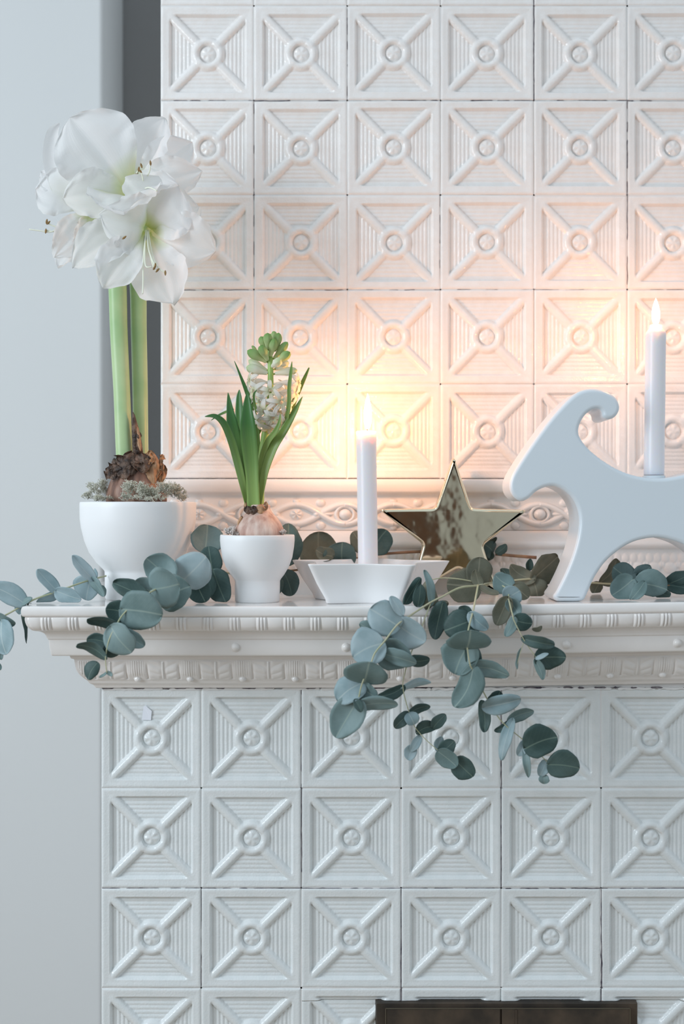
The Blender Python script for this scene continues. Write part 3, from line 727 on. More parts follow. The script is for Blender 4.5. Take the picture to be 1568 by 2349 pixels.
branch('large eucalyptus spray draped over the mantel edge beside the star dish, many twigs hanging down', P(1090, 1342, 1.42), HL,
 [([(1120, 1341, 1.43), (1087, 1344, 1.42), (1052, 1349, 1.41), (1013, 1369, 1.395), (985, 1383, 1.385), (942, 1411, 1.372), (911, 1433, 1.36), (883, 1469, 1.35), (860, 1497, 1.345), (850, 1522, 1.342), (830, 1568, 1.34), (821, 1608, 1.342)], .0013, .0008, 'twig'),
  ([(1090, 1335, 1.43), (1050, 1328, 1.425), (1013, 1326, 1.42), (985, 1331, 1.41)], .0008, .0006, 'twig'),
  ([(988, 1381, 1.387), (965, 1443, 1.375), (942, 1499, 1.372), (927, 1548, 1.37), (924, 1581, 1.37), (939, 1637, 1.372), (957, 1676, 1.378), (1008, 1724, 1.382), (1048, 1744, 1.386)], .0008, .0004, 'twig'),
  ([(1096, 1342, 1.415), (1088, 1385, 1.378), (1085, 1400, 1.37), (1074, 1443, 1.362), (1071, 1479, 1.352), (1077, 1522, 1.352), (1084, 1538, 1.356), (1122, 1613, 1.368), (1153, 1658, 1.374), (1205, 1702, 1.376), (1262, 1754, 1.378)], .0012, .0005, 'twig'),
  ([(1100, 1342, 1.42), (1133, 1337, 1.43), (1164, 1352, 1.41), (1166, 1374, 1.385), (1175, 1410, 1.368), (1179, 1425, 1.366), (1202, 1469, 1.366), (1231, 1511, 1.366)], .0010, .0005, 'twig'),
  ([(1202, 1469, 1.366), (1192, 1500, 1.368), (1184, 1531, 1.37)], .0004, .0003, 'twig')])

# ------------------------------------------------------------------ bowls
def pot_profile(left_px, xc, D, zbase, thick, floor_px):
    """outer silhouette in px (x,y) from rim down to foot -> closed lathe profile"""
    out = [((xc-x)*D/F, Z0+(HY-y)*D/F-zbase) for (x, y) in left_px]
    return out
# large bowl
DB = 1.517
bc = P(317, 1300, DB); zb_ = shelf_z(bc.x)
outer = pot_profile([(186.5, 1151.5), (185.2, 1154), (185, 1165), (185.5, 1190), (188, 1209), (195.5, 1240), (206, 1266), (222, 1289), (236, 1303.5), (240.5, 1308.5), (241.2, 1312), (241.5, 1340), (242.5, 1366)], 317, DB, zb_, 0, 0)
top = outer[0]
prof = [(0.0, 0.0012), (outer[-1][0]-0.006, 0.0012), (outer[-1][0]-0.004, 0.0), (outer[-1][0]-0.0015, 0.0), (outer[-1][0], 0.002)]+outer[::-1][1:]
inner = [(top[0]-0.0035, top[1]-0.0003), (top[0]-0.0045, top[1]-0.004), (top[0]-0.006, top[1]-0.03), (0.045, 0.055), (0.0, 0.048)]
bowl = empty('footed_bowl', (bc.x, DB, zb_))
tag(bowl, 'large white footed ceramic bowl holding the tall white amaryllis', 'bowl')
lathe('body', prof+inner, M['porcelain'], bowl, (bc.x, DB, zb_), 128)
soilz = top[1]-0.008
lathe('soil', [(0.0, soilz-0.01), (top[0]-0.0075, soilz-0.01), (top[0]-0.0075, soilz), (0.03, soilz+0.003), (0.0, soilz+0.004)], M['soil'], bowl, (bc.x, DB, zb_), 64)
# small pot
DP = 1.472
pc = P(590, 1300, DP); zp = shelf_z(pc.x)
outer = pot_profile([(506, 1226.5), (504.8, 1229), (504.6, 1240), (506, 1255), (510, 1279), (518, 1301), (529, 1319), (536, 1328), (538, 1332), (538.3, 1350), (539, 1376)], 590, DP, zp, 0, 0)
tp = outer[0]
prof = [(0.0, 0.0012), (outer[-1][0]-0.005, 0.0012), (outer[-1][0]-0.004, 0.0), (outer[-1][0]-0.001, 0.0), (outer[-1][0], 0.0015)]+outer[::-1][1:]
inner = [(tp[0]-0.0028, tp[1]-0.0003), (tp[0]-0.0036, tp[1]-0.003), (tp[0]-0.006, tp[1]-0.02), (0.03, 0.035), (0.0, 0.03)]
pot = empty('footed_pot', (pc.x, DP, zp))
tag(pot, 'small white footed ceramic pot holding the hyacinth', 'pot')
lathe('body', prof+inner, M['porcelain'], pot, (pc.x, DP, zp), 112)
lathe('soil', [(0.0, tp[1]-0.014), (tp[0]-0.006, tp[1]-0.014), (tp[0]-0.006, tp[1]-0.006), (0.0, tp[1]-0.004)], M['soil'], pot, (pc.x, DP, zp), 48)

# ------------------------------------------------------------------ star-shaped dish
def star_pts(R, r, rot, n=5): 
    return [(math.sin(rot+k*PI/n)*(R if k % 2 == 0 else r), math.cos(rot+k*PI/n)*(R if k % 2 == 0 else r)) for k in range(2*n)]
def round_poly(pts, rad, seg=6):
    out = []; n = len(pts)
    for i in range(n):
        p = Vector((*pts[i], 0)); a = Vector((*pts[i-1], 0)); b = Vector((*pts[(i+1) % n], 0))
        rr = rad[i % 2]
        d1 = (a-p).normalized(); d2 = (b-p).normalized()
        q1 = p+d1*rr; q2 = p+d2*rr
        for s in range(seg+1):
            t = s/seg; v = q1*(1-t)**2+p*2*t*(1-t)+q2*t*t; out.append((v.x, v.y))
    return out
sc_x, sc_y = 0.0317, 1.489
dz0 = shelf_z(sc_x)
RT = 0.1075; H_d = 0.0475
def ring_at(scale, inset=0.0):
    return [(x*scale, y*scale) for (x, y) in round_poly(star_pts(RT, RT*0.60, math.radians(6.7)), (0.010, 0.018))]
levels = [(0.0, 0.0012), (0.66, 0.0012), (0.675, 0.0), (0.69, 0.0), (0.705, 0.0015), (0.72, 0.006), (0.86, H_d*0.52), (0.985, H_d-0.0022), (0.995, H_d-0.0008), (0.992, H_d), (0.975, H_d+0.0002), (0.962, H_d-0.0006), (0.952, H_d-0.003), (0.84, H_d*0.55), (0.70, 0.010), (0.66, 0.006), (0.5, 0.0052), (0.0, 0.005)]
V = []
base_ring = ring_at(1.0); nr_ = len(base_ring)
for (s, z) in levels:
    for (x, y) in base_ring: V.append((sc_x+x*max(s, 0.001), sc_y+y*max(s, 0.001), dz0+z))
dish = empty('star_dish', (sc_x, sc_y, dz0))
tag(dish, 'white ceramic star-shaped dish with flared sides holding a lit candle', 'dish')
o = mesh_obj('body', V, grid_faces(len(levels), nr_, True), M['porcelain_gloss']); keep(o, dish)
# candle seat inside the dish
cs = P(844.5, 1294, 1.489)
lathe('candle_cup', [(0.0, 0.004), (0.0165, 0.004), (0.0160, 0.016), (0.0145, 0.017), (0.0135, 0.016), (0.0135, 0.0085), (0.0, 0.0085)], M['porcelain_gloss'], dish, (cs.x, sc_y, dz0), 48)

# ------------------------------------------------------------------ candles
def candle(label, bot, topp, r, flame_px, D, drip):
    t = empty('candle', bot); tag(t, label, 'candle', None)
    bot, topp = Vector(bot), Vector(topp); ax = topp-bot; L = ax.length
    n = 30; sides = 48; V = []
    rows = [(0.0, 0.0), (r*0.985, 0.0), (r, 0.001)]+[(r*(1+0.006*math.sin(i*1.3)), L*i/12) for i in range(1, 12)]
    if drip:
        rows += [(r*1.0, L-0.0125), (r*1.0, L-0.0105), (r*0.96, L-0.0088), (r*0.80, L-0.0062), (r*0.63, L-0.0042), (r*0.585, L-0.002), (r*0.60, L-0.0004), (r*0.55, L), (r*0.48, L-0.0008), (r*0.3, L-0.0028), (0.0, L-0.003)]
    else:
        rows += [(r, L-0.004), (r*1.02, L-0.0012), (r*0.99, L-0.0002), (r*0.90, L), (r*0.80, L-0.0012), (r*0.4, L-0.003), (0.0, L-0.0033)]
    for (rr, h) in rows:
        c = bot+ax*(h/L)
        for k in range(sides):
            a = 2*PI*k/sides; V.append((c.x+rr*math.cos(a), c.y+rr*math.sin(a), c.z))
    o = mesh_obj('wax', V, [f[::-1] for f in grid_faces(len(rows), sides, True)], M['wax']); keep(o, t)
    fx, fy0, fy1, fw = flame_px
    fb = P(fx, fy1, D); ft = P(fx, fy0, D); HH = (ft-fb).length
    wt = Vector((topp.x, topp.y, topp.z-0.003))
    tube('wick', [wt, wt*0.5+fb*0.5+Vector((0.0003, 0, 0)), Vector((fb.x+0.0002, fb.y, fb.z+HH*0.14))], [.0008, .0007, .0005], M['wick'], t, 8)
    rows = []
    rm = fw/2*D/F
    for i in range(25):
        s = i/24
        rr = rm*(math.sin(PI*min(1, s)**0.62)**1.0)*(1-0.25*s) if 0 < s < 1 else 0.0
        rr = rm*1.15*(s**0.55)*((1-s)**0.95)*1.9 if 0 < s < 1 else 0.0
        rows.append((min(rr, rm*1.0), HH*s))
    lathe('flame', rows, M['flame'], t, (fb.x, fb.y, fb.z), 32, wob=lambda r_, z, a: (r_, z))
    return t
c1 = candle('lit white candle standing in the star-shaped dish', (cs.x, sc_y, dz0+0.0086), P(839.5, 989, 1.489), 22.9*1.489/F, (843, 903, 985, 23), 1.489, False)
# ------------------------------------------------------------------ shapes cut from outlines: gold star, goat
def extruded(name, pts_world_xz, y0, y1, bev, mat, parent, res=6):
    cu = bpy.data.curves.new(name, 'CURVE'); cu.dimensions = '2D'; cu.fill_mode = 'BOTH'
    sp = cu.splines.new('POLY'); sp.points.add(len(pts_world_xz)-1); sp.use_cyclic_u = True
    for i, (x, z) in enumerate(pts_world_xz): sp.points[i].co = (x, z, 0, 1)
    cu.bevel_depth = bev; cu.bevel_resolution = res; cu.offset = -bev; cu.extrude = (y1-y0)/2-bev
    ob = bpy.data.objects.new(name, cu); COL.objects.link(ob)
    dg = bpy.context.evaluated_depsgraph_get(); dg.update()
    me = bpy.data.meshes.new_from_object(ob.evaluated_get(dg))
    bpy.data.objects.remove(ob)
    bm = bmesh.new(); bm.from_mesh(me); bmesh.ops.remove_doubles(bm, verts=bm.verts[:], dist=1e-6)
    # curve plane xy -> world xz
    for v in bm.verts: v.co = Vector((v.co.x, (y0+y1)/2+(-v.co.z), v.co.y))
    bmesh.ops.recalc_face_normals(bm, faces=bm.faces[:])
    for f in bm.faces: f.smooth = True
    bm.to_mesh(me); bm.free(); me.materials.clear(); me.materials.append(mat)
    o = bpy.data.objects.new(name, me); COL.objects.link(o)
    o.modifiers.new('wn', 'WEIGHTED_NORMAL').keep_sharp = False
    if parent is not None: keep(o, parent)
    return o
DS = 1.562
sp_px = [(1041, 1045), (1082, 1166), (1211, 1170), (1108, 1250), (1146, 1364), (1052, 1300), (936, 1364), (970, 1247), (868, 1168), (998, 1166)]
pw = [(P(x, y, DS).x, P(x, y, DS).z) for (x, y) in sp_px]
pw = round_poly(pw, (0.0065, 0.005), 6)
gs = empty('gold_star', P(1040, 1366, DS+0.013)); tag(gs, 'shiny gold five-pointed ceramic star standing behind the candle dish', 'ornament')
# rest on the shelf
zmin = min(z for x, z in pw); dzs = shelf_z(0.14)-zmin
extruded('body', [(x, z+dzs*max(0, min(1, (P(0, 1200, DS).z-z)/0.09))) for x, z in pw], DS, DS+0.030, 0.0042, M['gold'], gs, 6)

goat_px = [(1168.5, 1113), (1172, 1131), (1184, 1145), (1198, 1149.5), (1214, 1142), (1230, 1127.5), (1249, 1118), (1272, 1115.5), (1295, 1126), (1314, 1145), (1325.5, 1171), (1328.6, 1203),
 (1322.5, 1242), (1311, 1281), (1295, 1320), (1277, 1356), (1269, 1368), (1270.5, 1376), (1279, 1381.5), (1300, 1382), (1326, 1382), (1338, 1379), (1344, 1371), (1351, 1355), (1366, 1323), (1388.5, 1291), (1417.6, 1265), (1447, 1247), (1476, 1238), (1508, 1235),
 (1541, 1241), (1572, 1253), (1604, 1276), (1630, 1308), (1648, 1345), (1655, 1366), (1660, 1376), (1671, 1382), (1690, 1382), (1712, 1381.5), (1722, 1376), (1724, 1366), (1718, 1330), (1716, 1280), (1722, 1225), (1735, 1175), (1745, 1130), (1742, 1085), (1722, 1062),
 (1700, 1052), (1672, 1054), (1640, 1066), (1600, 1081), (1568, 1089), (1540, 1094.5), (1521, 1096.5), (1498, 1096.5), (1476, 1094.5), (1443.5, 1087), (1411, 1073), (1379, 1053), (1353, 1032), (1334, 1009), (1327, 990), (1331, 970.5), (1342, 952),
 (1358, 940), (1374, 938), (1381, 945), (1383.5, 955), (1392, 961), (1405, 959.5), (1416, 950), (1421.5, 935), (1417, 918), (1405, 905), (1385, 895.5), (1362, 891), (1340, 893.5), (1320.5, 902), (1298, 921), (1265.6, 956.5), (1233, 999), (1204, 1041), (1185, 1071), (1173, 1093)]
DG, TG = 1.428, 0.070
gx, gzr = P(1450, 1381, DG).x, 0
gz = shelf_z(P(1305, 1381, DG).x)
pts = catmull([(P(x, y, DG).x, P(x, y, DG).z, 0) for (x, y) in goat_px], 4, True)
zm = min(p.y for p in pts)
def fixz(x, z): return z+(max(gz, shelf_z(x))-zm)*max(0, min(1, (Z0-z)/(Z0-zm)))
goat = empty('goat_candle_holder', (gx, DG+TG/2, gz)); tag(goat, 'large white glazed flat goat-shaped candle holder with a curled horn', 'candle holder')
extruded('body', [(p.x, fixz(p.x, p.y)) for p in pts], DG, DG+TG, 0.0050, M['goat'], goat, 7)
DC2 = DG+TG/2
c2b = P(1499, 1090, DC2)
lathe('candle_socket', [(0.0120, -0.006), (0.0122, -0.0002), (0.0128, 0.0), (0.0133, -0.0006), (0.0133, -0.010)], M['goat'], goat, (c2b.x, DC2, c2b.z-0.0005), 48)
candle('lit white candle standing on the back of the goat', c2b, P(1503.5, 746, DC2), 23.2*DC2/F, (1503.5, 684, 746, 23), DC2, True)

# ------------------------------------------------------------------ strap leaves and petals
def ribbon(name, pts, widths, mat, parent, cup=0.25, m=7, k=6, roll=0.0, ruff=0.0, seed=0, tipfrac=0.0):
    pp = catmull(pts, k); n = len(pp); nw = len(widths)-1
    V = []; UV = []
    for i, p in enumerate(pp):
        t = i/(n-1); a = t*nw; q = min(int(a), nw-1); w_ = widths[q]*(1-(a-q))+widths[q+1]*(a-q)
        tg = (pp[min(i+1, n-1)]-pp[max(i-1, 0)]).normalized()
        side = tg.cross(Vector((0, 1, 0)))
        if side.length < 1e-3: side = Vector((1, 0, 0))
        side.normalize(); nr = side.cross(tg).normalized()
        if nr.y > 0: nr = -nr
        sd = side*math.cos(roll)+nr*math.sin(roll); nn = nr*math.cos(roll)-side*math.sin(roll)
        for j in range(m):
            v = -1+2*j/(m-1)
            d = cup*w_/2*(v*v)
            if ruff: d += ruff*noise.noise(Vector((t*4, v*2.2, seed*3.3)))*abs(v)**1.3*(t**0.7)
            V.append(p+sd*(v*w_/2)+nn*d); UV.append((t, 0.5+v*0.5))
    o = mesh_obj(name, V, grid_faces(n, m), mat, uvs=UV)
    s = o.modifiers.new('thickness', 'SOLIDIFY'); s.thickness = 0.0006; s.offset = 0
    if parent is not None: keep(o, parent)
    return o
def petal(parent, b, t, wpx, bow=0.02, cup=0.2, roll=0.0, ruff=0.006, mat='petal', seed=0, n=22, m=17, curl=0.0, wide=0.58, name='petal', pinch=0.75):
    b = P(*b); t = P(*t); ax = t-b; L = ax.length
    D = (b.y+t.y)/2; W = wpx*D/F/2
    axn = ax.normalized(); side = axn.cross(Vector((0, 1, 0)))
    if side.length < 1e-3: side = Vector((1, 0, 0))
    side.normalize(); nr = side.cross(axn).normalized()
    if nr.y > 0: nr = -nr
    sd = side*math.cos(roll)+nr*math.sin(roll); nn = nr*math.cos(roll)-side*math.sin(roll)
    if mat == 'petal': W *= 1.17; ruff *= 1.55; n = 30; m = 25
    V = []; UV = []
    for i in range(n):
        s = i/(n-1)
        e = math.log(0.5)/math.log(wide)
        wv = max(0.0, math.sin(PI*s**e))**pinch
        wv = max(wv, 0.10*(1-s)**2)
        wv *= (1-0.10*max(0, (s-0.85)/0.15))
        c = b+axn*(L*s)+nn*(bow*4*s*(1-s))-nn*(curl*max(0, s-0.55)**2)
        for j in range(m):
            v = -1+2*j/(m-1)
            rf = ruff*(noise.noise(Vector((s*3.5, v*2.0, seed*3.1)))*0.8+noise.noise(Vector((s*10.0, v*3.0, seed*1.7)))*0.7*abs(v)**2+noise.noise(Vector((s*24.0, v*2.0, seed*2.7)))*0.35*abs(v)**4)*(abs(v)**1.2+0.15)*min(1, s*2)
            edge = 1+0.06*noise.noise(Vector((s*8, math.copysign(3, v), seed)))
            keel = -0.10*W*wv*math.exp(-(v/0.16)**2)
            V.append(c+sd*(v*W*wv*edge)+nn*(cup*W*wv*v*v+rf+keel)); UV.append((s, 0.5+0.5*v))
    o = mesh_obj(name, V, grid_faces(n, m), M[mat], uvs=UV)
    return o
def subkeep(o, part, root):
    """third level: thing > part > sub-part, all in world coordinates"""
    o.parent = part; o.matrix_parent_inverse = Matrix.Translation(-Vector(root.location))
    return o
def sub_of(part, root, o):
    o.parent = part
    o.matrix_parent_inverse = (Matrix.Translation(Vector(root.location)) @ part.matrix_parent_inverse).inverted()
    return o

# ------------------------------------------------------------------ amaryllis
am = empty('amaryllis', (bc.x, DB, zb_+soilz)); tag(am, 'tall white amaryllis in bloom on two thick green stems growing from a brown bulb', 'flower')
zc = lambda y, D=DB: Z0+(HY-y)*D/F
bx = P(314, 1100, DB).x
def bw(r, z, a):
    q = noise.noise(Vector((math.cos(a)*1.6, math.sin(a)*1.6, z*28)))
    q2 = noise.noise(Vector((math.cos(a)*9, math.sin(a)*9, z*60)))
    return (r*(1+0.07*q+0.03*q2), z+0.002*q)
bp_ = [(0.0, 1175), (46, 1172), (64, 1160), (70, 1147), (67, 1130), (61, 1112), (55, 1096), (52, 1084), (50, 1070), (46, 1056), (38, 1047), (24, 1042), (0.0, 1041)]
bl = lathe('bulb', [(v.x*DB/F, v.y) for v in catmull([(r, zc(y)-zc(1150), 0) for r, y in bp_], 5)], M['bulb_amaryllis'], am, (bx, DB, zc(1150)), 72, bw)
# dry flaky skins
flk = [((262, 1100), (250, 1068), 40, -.034, 'dry'), ((290, 1098), (268, 1048), 58, -.038, 'dry'), ((300, 1090), (302, 1036), 64, -.035, 'dry'), ((330, 1085), (322, 1040), 50, -.034, 'dry'),
       ((255, 1088), (262, 1050), 26, -.02, 'dry'), ((352, 1110), (342, 1034), 44, -.028, 'dry_pale'), ((368, 1110), (372, 1062), 30, -.014, 'dry_pale'), ((362, 1100), (360, 1060), 34, -.012, 'dry_pale'), ((366, 1075), (373, 1042), 13, -.012, 'dry_pale'),
       ((335, 1070), (348, 1040), 30, -.03, 'dry_pale'), ((278, 1075), (250, 1080), 30, -.036, 'dry'), ((300, 1060), (338, 1078), 26, -.037, 'dry'), ((322, 1092), (372, 1080), 36, -.022, 'dry_pale')]
for i, (b_, t_, wd, dd, mt) in enumerate(flk):
    o = petal(None, (b_[0], b_[1], DB+dd*0.93), (t_[0], t_[1], DB+dd*0.70), wd*0.85, 0.002, -0.55, random.Random(i).uniform(-.3, .3), 0.011, mt, seed=i*3+1, n=22, m=18, name='dry_skin', pinch=0.5)
    keep(o, am)
# emerging brown tip between the stems
tube('shoot', [P(318, 1050, DB-.012), P(315, 1020, DB-.014), P(311, 985, DB-.014), P(307, 962, DB-.014), P(305, 945, DB-.014)], [.0062, .0058, .0042, .0026, .0004], M['dry'], am, 12)
for i, (bb, tt_, wd) in enumerate((((310, 1030), (306, 946), 12), ((322, 1035), (312, 975), 11), ((316, 1015), (319, 990), 14))):
    keep(petal(None, (*bb, DB-.02), (*tt_, DB-.017), wd, 0.002, -0.6, 0.2*i, 0.003, 'dry_pale' if i == 1 else 'dry', seed=40+i, n=12, m=8, name='dry_skin', pinch=0.5), am)
def stem_tube(pts, ws, mat, par, sides=28, name='stem', flat=0.85):
    pp = catmull([P(*p) for p in pts], 6); n = len(pp); V = []
    for i, p in enumerate(pp):
        a = i/(n-1)*(len(ws)-1); q = min(int(a), len(ws)-2); r = (ws[q]*(1-a+q)+ws[q+1]*(a-q))*p.y/F/2
        for k in range(sides):
            an = 2*PI*k/sides; rr = r*(1+0.02*math.sin(5*an))
            V.append((p.x+rr*math.cos(an), p.y+rr*flat*math.sin(an), p.z))
    o = mesh_obj(name, V, [f for f in grid_faces(n, sides, True)], mat); keep(o, par)
    return o
stem_tube([(286, 1052, DB-.006), (284, 1030, DB-.006), (279, 900, DB-.005), (272, 760, DB-.003), (268, 640, DB), (256, 520, DB+.004), (250, 478, DB+.005)], [38, 38, 38, 40, 42, 40, 34], M['stem_green'], am)
stem_tube([(326, 1048, DB+.012), (323, 1030, DB+.012), (321, 900, DB+.012), (318, 760, DB+.014), (315, 640, DB+.016), (300, 500, DB+.018), (298, 450, DB+.018)], [33, 34, 35, 36, 38, 36, 30], M['stem_green'], am)
for i, (bb, tt_, wd) in enumerate((((250, 512), (236, 480), 16), ((252, 515), (258, 478), 20))):
    keep(petal(None, (*bb, DB-.014), (*tt_, DB-.012), wd, 0.002, -0.4, 0.2, 0.002, 'dry_pale', seed=60+i, n=10, m=8, name='bract', pinch=0.5), am)
def flower(petals, stam, anth, tube_pts, fl):
    root_f = bpy.data.objects.new('flower', None); COL.objects.link(root_f)
    root_f.empty_display_size = 0.01; keep(root_f, am)
    first = None
    def att(o):
        o.parent = root_f
        o.matrix_parent_inverse = Matrix.Translation(-Vector(am.location)) if False else Matrix.Identity(4)
    for i, pt in enumerate(petals):
        o = petal(None, *pt[:3], **pt[3], seed=fl*10+i+1); att(o)
    pp = catmull([P(*p) for p in tube_pts[0]], 4); n = len(pp)
    V, Fc = tube_geo(pp, [tube_pts[1]+(tube_pts[2]-tube_pts[1])*i/(n-1) for i in range(n)], 14)
    o = mesh_obj('flower_tube', V, Fc, M['stem_green']); att(o)
    for s in stam:
        pp = catmull([P(*p) for p in s], 5); V, Fc = tube_geo(pp, [.0008]*len(pp), 6); o = mesh_obj('stamen', V, Fc, M['stamen']); att(o)
    for (x, y, D, a) in anth:
        c = P(x, y, D); d = Vector((math.sin(a), 0, math.cos(a)))*0.0032
        V, Fc = tube_geo([c-d, c-d*0.5, c, c+d*0.5, c+d], [.0003, .0011, .0013, .0011, .0003], 8); o = mesh_obj('anther', V, Fc, M['anther']); att(o)
K = dict
# flower facing left, behind
flower([
 ((210, 476, 1.535), (92, 390, 1.53), 80, K(bow=.016, cup=.3, roll=.2, curl=.03)),
 ((216, 482, 1.522), (82, 428, 1.505), 108, K(bow=.016, cup=.25, roll=.15, curl=.05, wide=.66)),
 ((214, 488, 1.515), (126, 588, 1.49), 74, K(bow=.010, cup=.3, roll=-.3, curl=.02, wide=.60)),
 ((214, 486, 1.524), (133, 615, 1.512), 66, K(bow=.004, cup=.3, roll=.4, wide=.6)),
 ((214, 492, 1.52), (166, 578, 1.50), 50, K(bow=.010, cup=.4, roll=-.5, wide=.5))],
 [[(160, 500, 1.505), (135, 520, 1.50), (108, 512, 1.497)], [(160, 505, 1.505), (130, 530, 1.50), (106, 528, 1.497)], [(160, 505, 1.503), (120, 531, 1.498), (90, 529, 1.497), (67, 526, 1.497)]],
 [(107, 508, 1.496, .2), (105, 530, 1.496, .1), (111, 511, 1.496, .8)],
 ([(256, 478, 1.524), (236, 474, 1.526), (214, 482, 1.525)], .006, .009), 1)
_o = ribbon('petal', [P(205, 478, 1.528), P(150, 440, 1.515), P(119, 372, 1.51), P(119, 312, 1.51), P(136, 283, 1.508)], [.012, .036, .026, .019, .014, .001], M['petal'], None, cup=.5, ruff=.004, seed=5, roll=.3)
_o.modifiers.clear(); keep(_o, am)
# big flower at the top, facing front right
flower([
 ((297, 440, 1.512), (160, 268, 1.478), 172, K(bow=.012, cup=.12, roll=.05, curl=.03, wide=.60, pinch=.62, ruff=.007)),
 ((294, 446, 1.506), (148, 452, 1.470), 96, K(bow=.018, cup=.25, roll=-.15, curl=.04, wide=.62, pinch=.6)),
 ((301, 438, 1.518), (374, 268, 1.50), 100, K(bow=.006, cup=.4, roll=-.2, curl=.02, wide=.62)),
 ((304, 442, 1.510), (462, 392, 1.492), 88, K(bow=.014, cup=.3, roll=.15, curl=.02, wide=.58)),
 ((306, 440, 1.520), (440, 325, 1.51), 92, K(bow=.012, cup=.3, roll=.2, curl=.03, wide=.62)),
 ((298, 452, 1.492), (284, 490, 1.440), 150, K(bow=.012, cup=.22, roll=.05, curl=.01, wide=.5, pinch=.55)),
 ((304, 448, 1.500), (408, 425, 1.458), 60, K(bow=.012, cup=.4, roll=-.35, wide=.6))],
 [[(298, 440, 1.50), (306, 425, 1.472), (312, 400, 1.456), (318, 390, 1.45)], [(300, 440, 1.50), (312, 428, 1.47), (320, 408, 1.455), (320, 392, 1.45)], [(301, 442, 1.50), (316, 430, 1.47), (328, 418, 1.455), (324, 396, 1.45)], [(302, 442, 1.50), (320, 425, 1.47), (340, 400, 1.455), (345, 380, 1.45)], [(302, 444, 1.50), (318, 440, 1.468), (340, 430, 1.45), (360, 438, 1.44)]],
 [(318, 388, 1.449, .2), (321, 392, 1.449, -.8), (313, 399, 1.455, .6), (345, 374, 1.449, -.1), (324, 380, 1.449, -.3)],
 ([(262, 490, 1.530), (278, 468, 1.528), (300, 446, 1.515)], .006, .010), 2)
# lower flower facing the camera
flower([
 ((338, 520, 1.490), (396, 420, 1.462), 155, K(bow=.016, cup=.15, roll=.1, curl=.04, wide=.62, pinch=.6)),
 ((330, 522, 1.490), (244, 496, 1.440), 120, K(bow=.018, cup=.2, roll=-.25, curl=.06, wide=.62, pinch=.55)),
 ((328, 528, 1.488), (166, 606, 1.452), 96, K(bow=.014, cup=.25, roll=.2, curl=.05, wide=.60, pinch=.65)),
 ((332, 532, 1.480), (236, 656, 1.438), 88, K(bow=.010, cup=.22, roll=-.1, curl=.02, wide=.68, pinch=.65)),
 ((341, 535, 1.484), (392, 692, 1.450), 118, K(bow=.006, cup=.2, roll=.1, curl=.03, wide=.68, pinch=.62)),
 ((345, 528, 1.492), (485, 572, 1.462), 110, K(bow=.012, cup=.2, roll=.1, curl=.05, wide=.66, pinch=.6)),
 ((345, 520, 1.494), (448, 470, 1.468), 120, K(bow=.014, cup=.2, roll=-.1, curl=.04, wide=.6, pinch=.6))],
 [[(336, 528, 1.48), (340, 570, 1.455), (352, 603, 1.44), (356, 610, 1.438)], [(338, 528, 1.48), (342, 575, 1.455), (352, 612, 1.44), (360, 622, 1.438)], [(340, 528, 1.48), (348, 580, 1.455), (362, 612, 1.44), (378, 625, 1.438)], [(334, 528, 1.48), (332, 575, 1.45), (334, 610, 1.438), (348, 612, 1.436)], [(335, 528, 1.48), (329, 590, 1.45), (328, 650, 1.435), (327, 674, 1.43)]],
 [(356, 609, 1.437, .1), (361, 620, 1.437, .7), (379, 626, 1.437, 0), (285, 545, 1.44, .9), (354, 614, 1.437, .5)],
 ([(300, 500, 1.53), (318, 508, 1.518), (338, 524, 1.495)], .006, .010), 3)

# ------------------------------------------------------------------ lichen in the big bowl
def lichen(name, label, cells, cat='moss', r=0.00028, seed=5, mat='lichen', group=None, count=150, par=None):
    rs = random.Random(seed); V = []; Fc = []
    def seg(a, b, ra, rb):
        d = (b-a).normalized(); s = d.orthogonal().normalized(); u = d.cross(s); q = len(V)
        for k in range(3):
            an = 2*PI*k/3; off = s*math.cos(an)+u*math.sin(an); V.append(a+off*ra); V.append(b+off*rb)
        for k in range(3):
            k2 = (k+1) % 3; Fc.append((q+2*k, q+2*k2, q+2*k2+1, q+2*k+1))
    def grow(p, d, L, depth):
        e = p+d*L; seg(p, e, r*(1.4 if depth > 2 else 1), r*(1.0 if depth > 1 else 0.7))
        if depth > 0:
            for _ in range(rs.choice((2, 3))):
                dd = (d+Vector((rs.gauss(0, .65), rs.gauss(0, .65), rs.gauss(0, .5)))).normalized()
                grow(e, dd, L*rs.uniform(.62, .95), depth-1)
    for (x, y, D, rx, ry, cnt) in cells:
        c = P(x, y, D); Rx = rx*D/F; Ry = ry*D/F
        for _ in range(cnt):
            a = Vector((rs.gauss(0, 1), rs.gauss(0, 1), rs.gauss(0, 1))).normalized()*rs.uniform(0.2, 0.75)
            p = c+Vector((a.x*Rx, a.y*Rx*0.8, a.z*Ry))
            d = Vector((a.x*0.8+rs.gauss(0, .3), a.y-0.2, a.z*0.5+0.6)).normalized()
            grow(p, d, rs.uniform(.0016, .0026), 3)
    o = mesh_obj(name, V, Fc, M[mat], smooth=False)
    tag(o, label, cat, group, 'stuff'); return o
lichen('reindeer_lichen', 'grey-green reindeer lichen filling the large white bowl around the bulb',
       [(297, 1122, 1.465, 20, 22, 80), (325, 1128, 1.462, 26, 22, 100), (350, 1134, 1.467, 20, 16, 60), (378, 1126, 1.485, 28, 24, 100), (404, 1132, 1.50, 22, 24, 90), (290, 1144, 1.462, 18, 8, 30),
        (215, 1126, 1.50, 24, 26, 50), (236, 1122, 1.515, 16, 26, 60), (200, 1142, 1.51, 10, 14, 22), (345, 1146, 1.46, 60, 6, 60), (230, 1147, 1.48, 26, 6, 40), (420, 1146, 1.52, 10, 8, 20)])
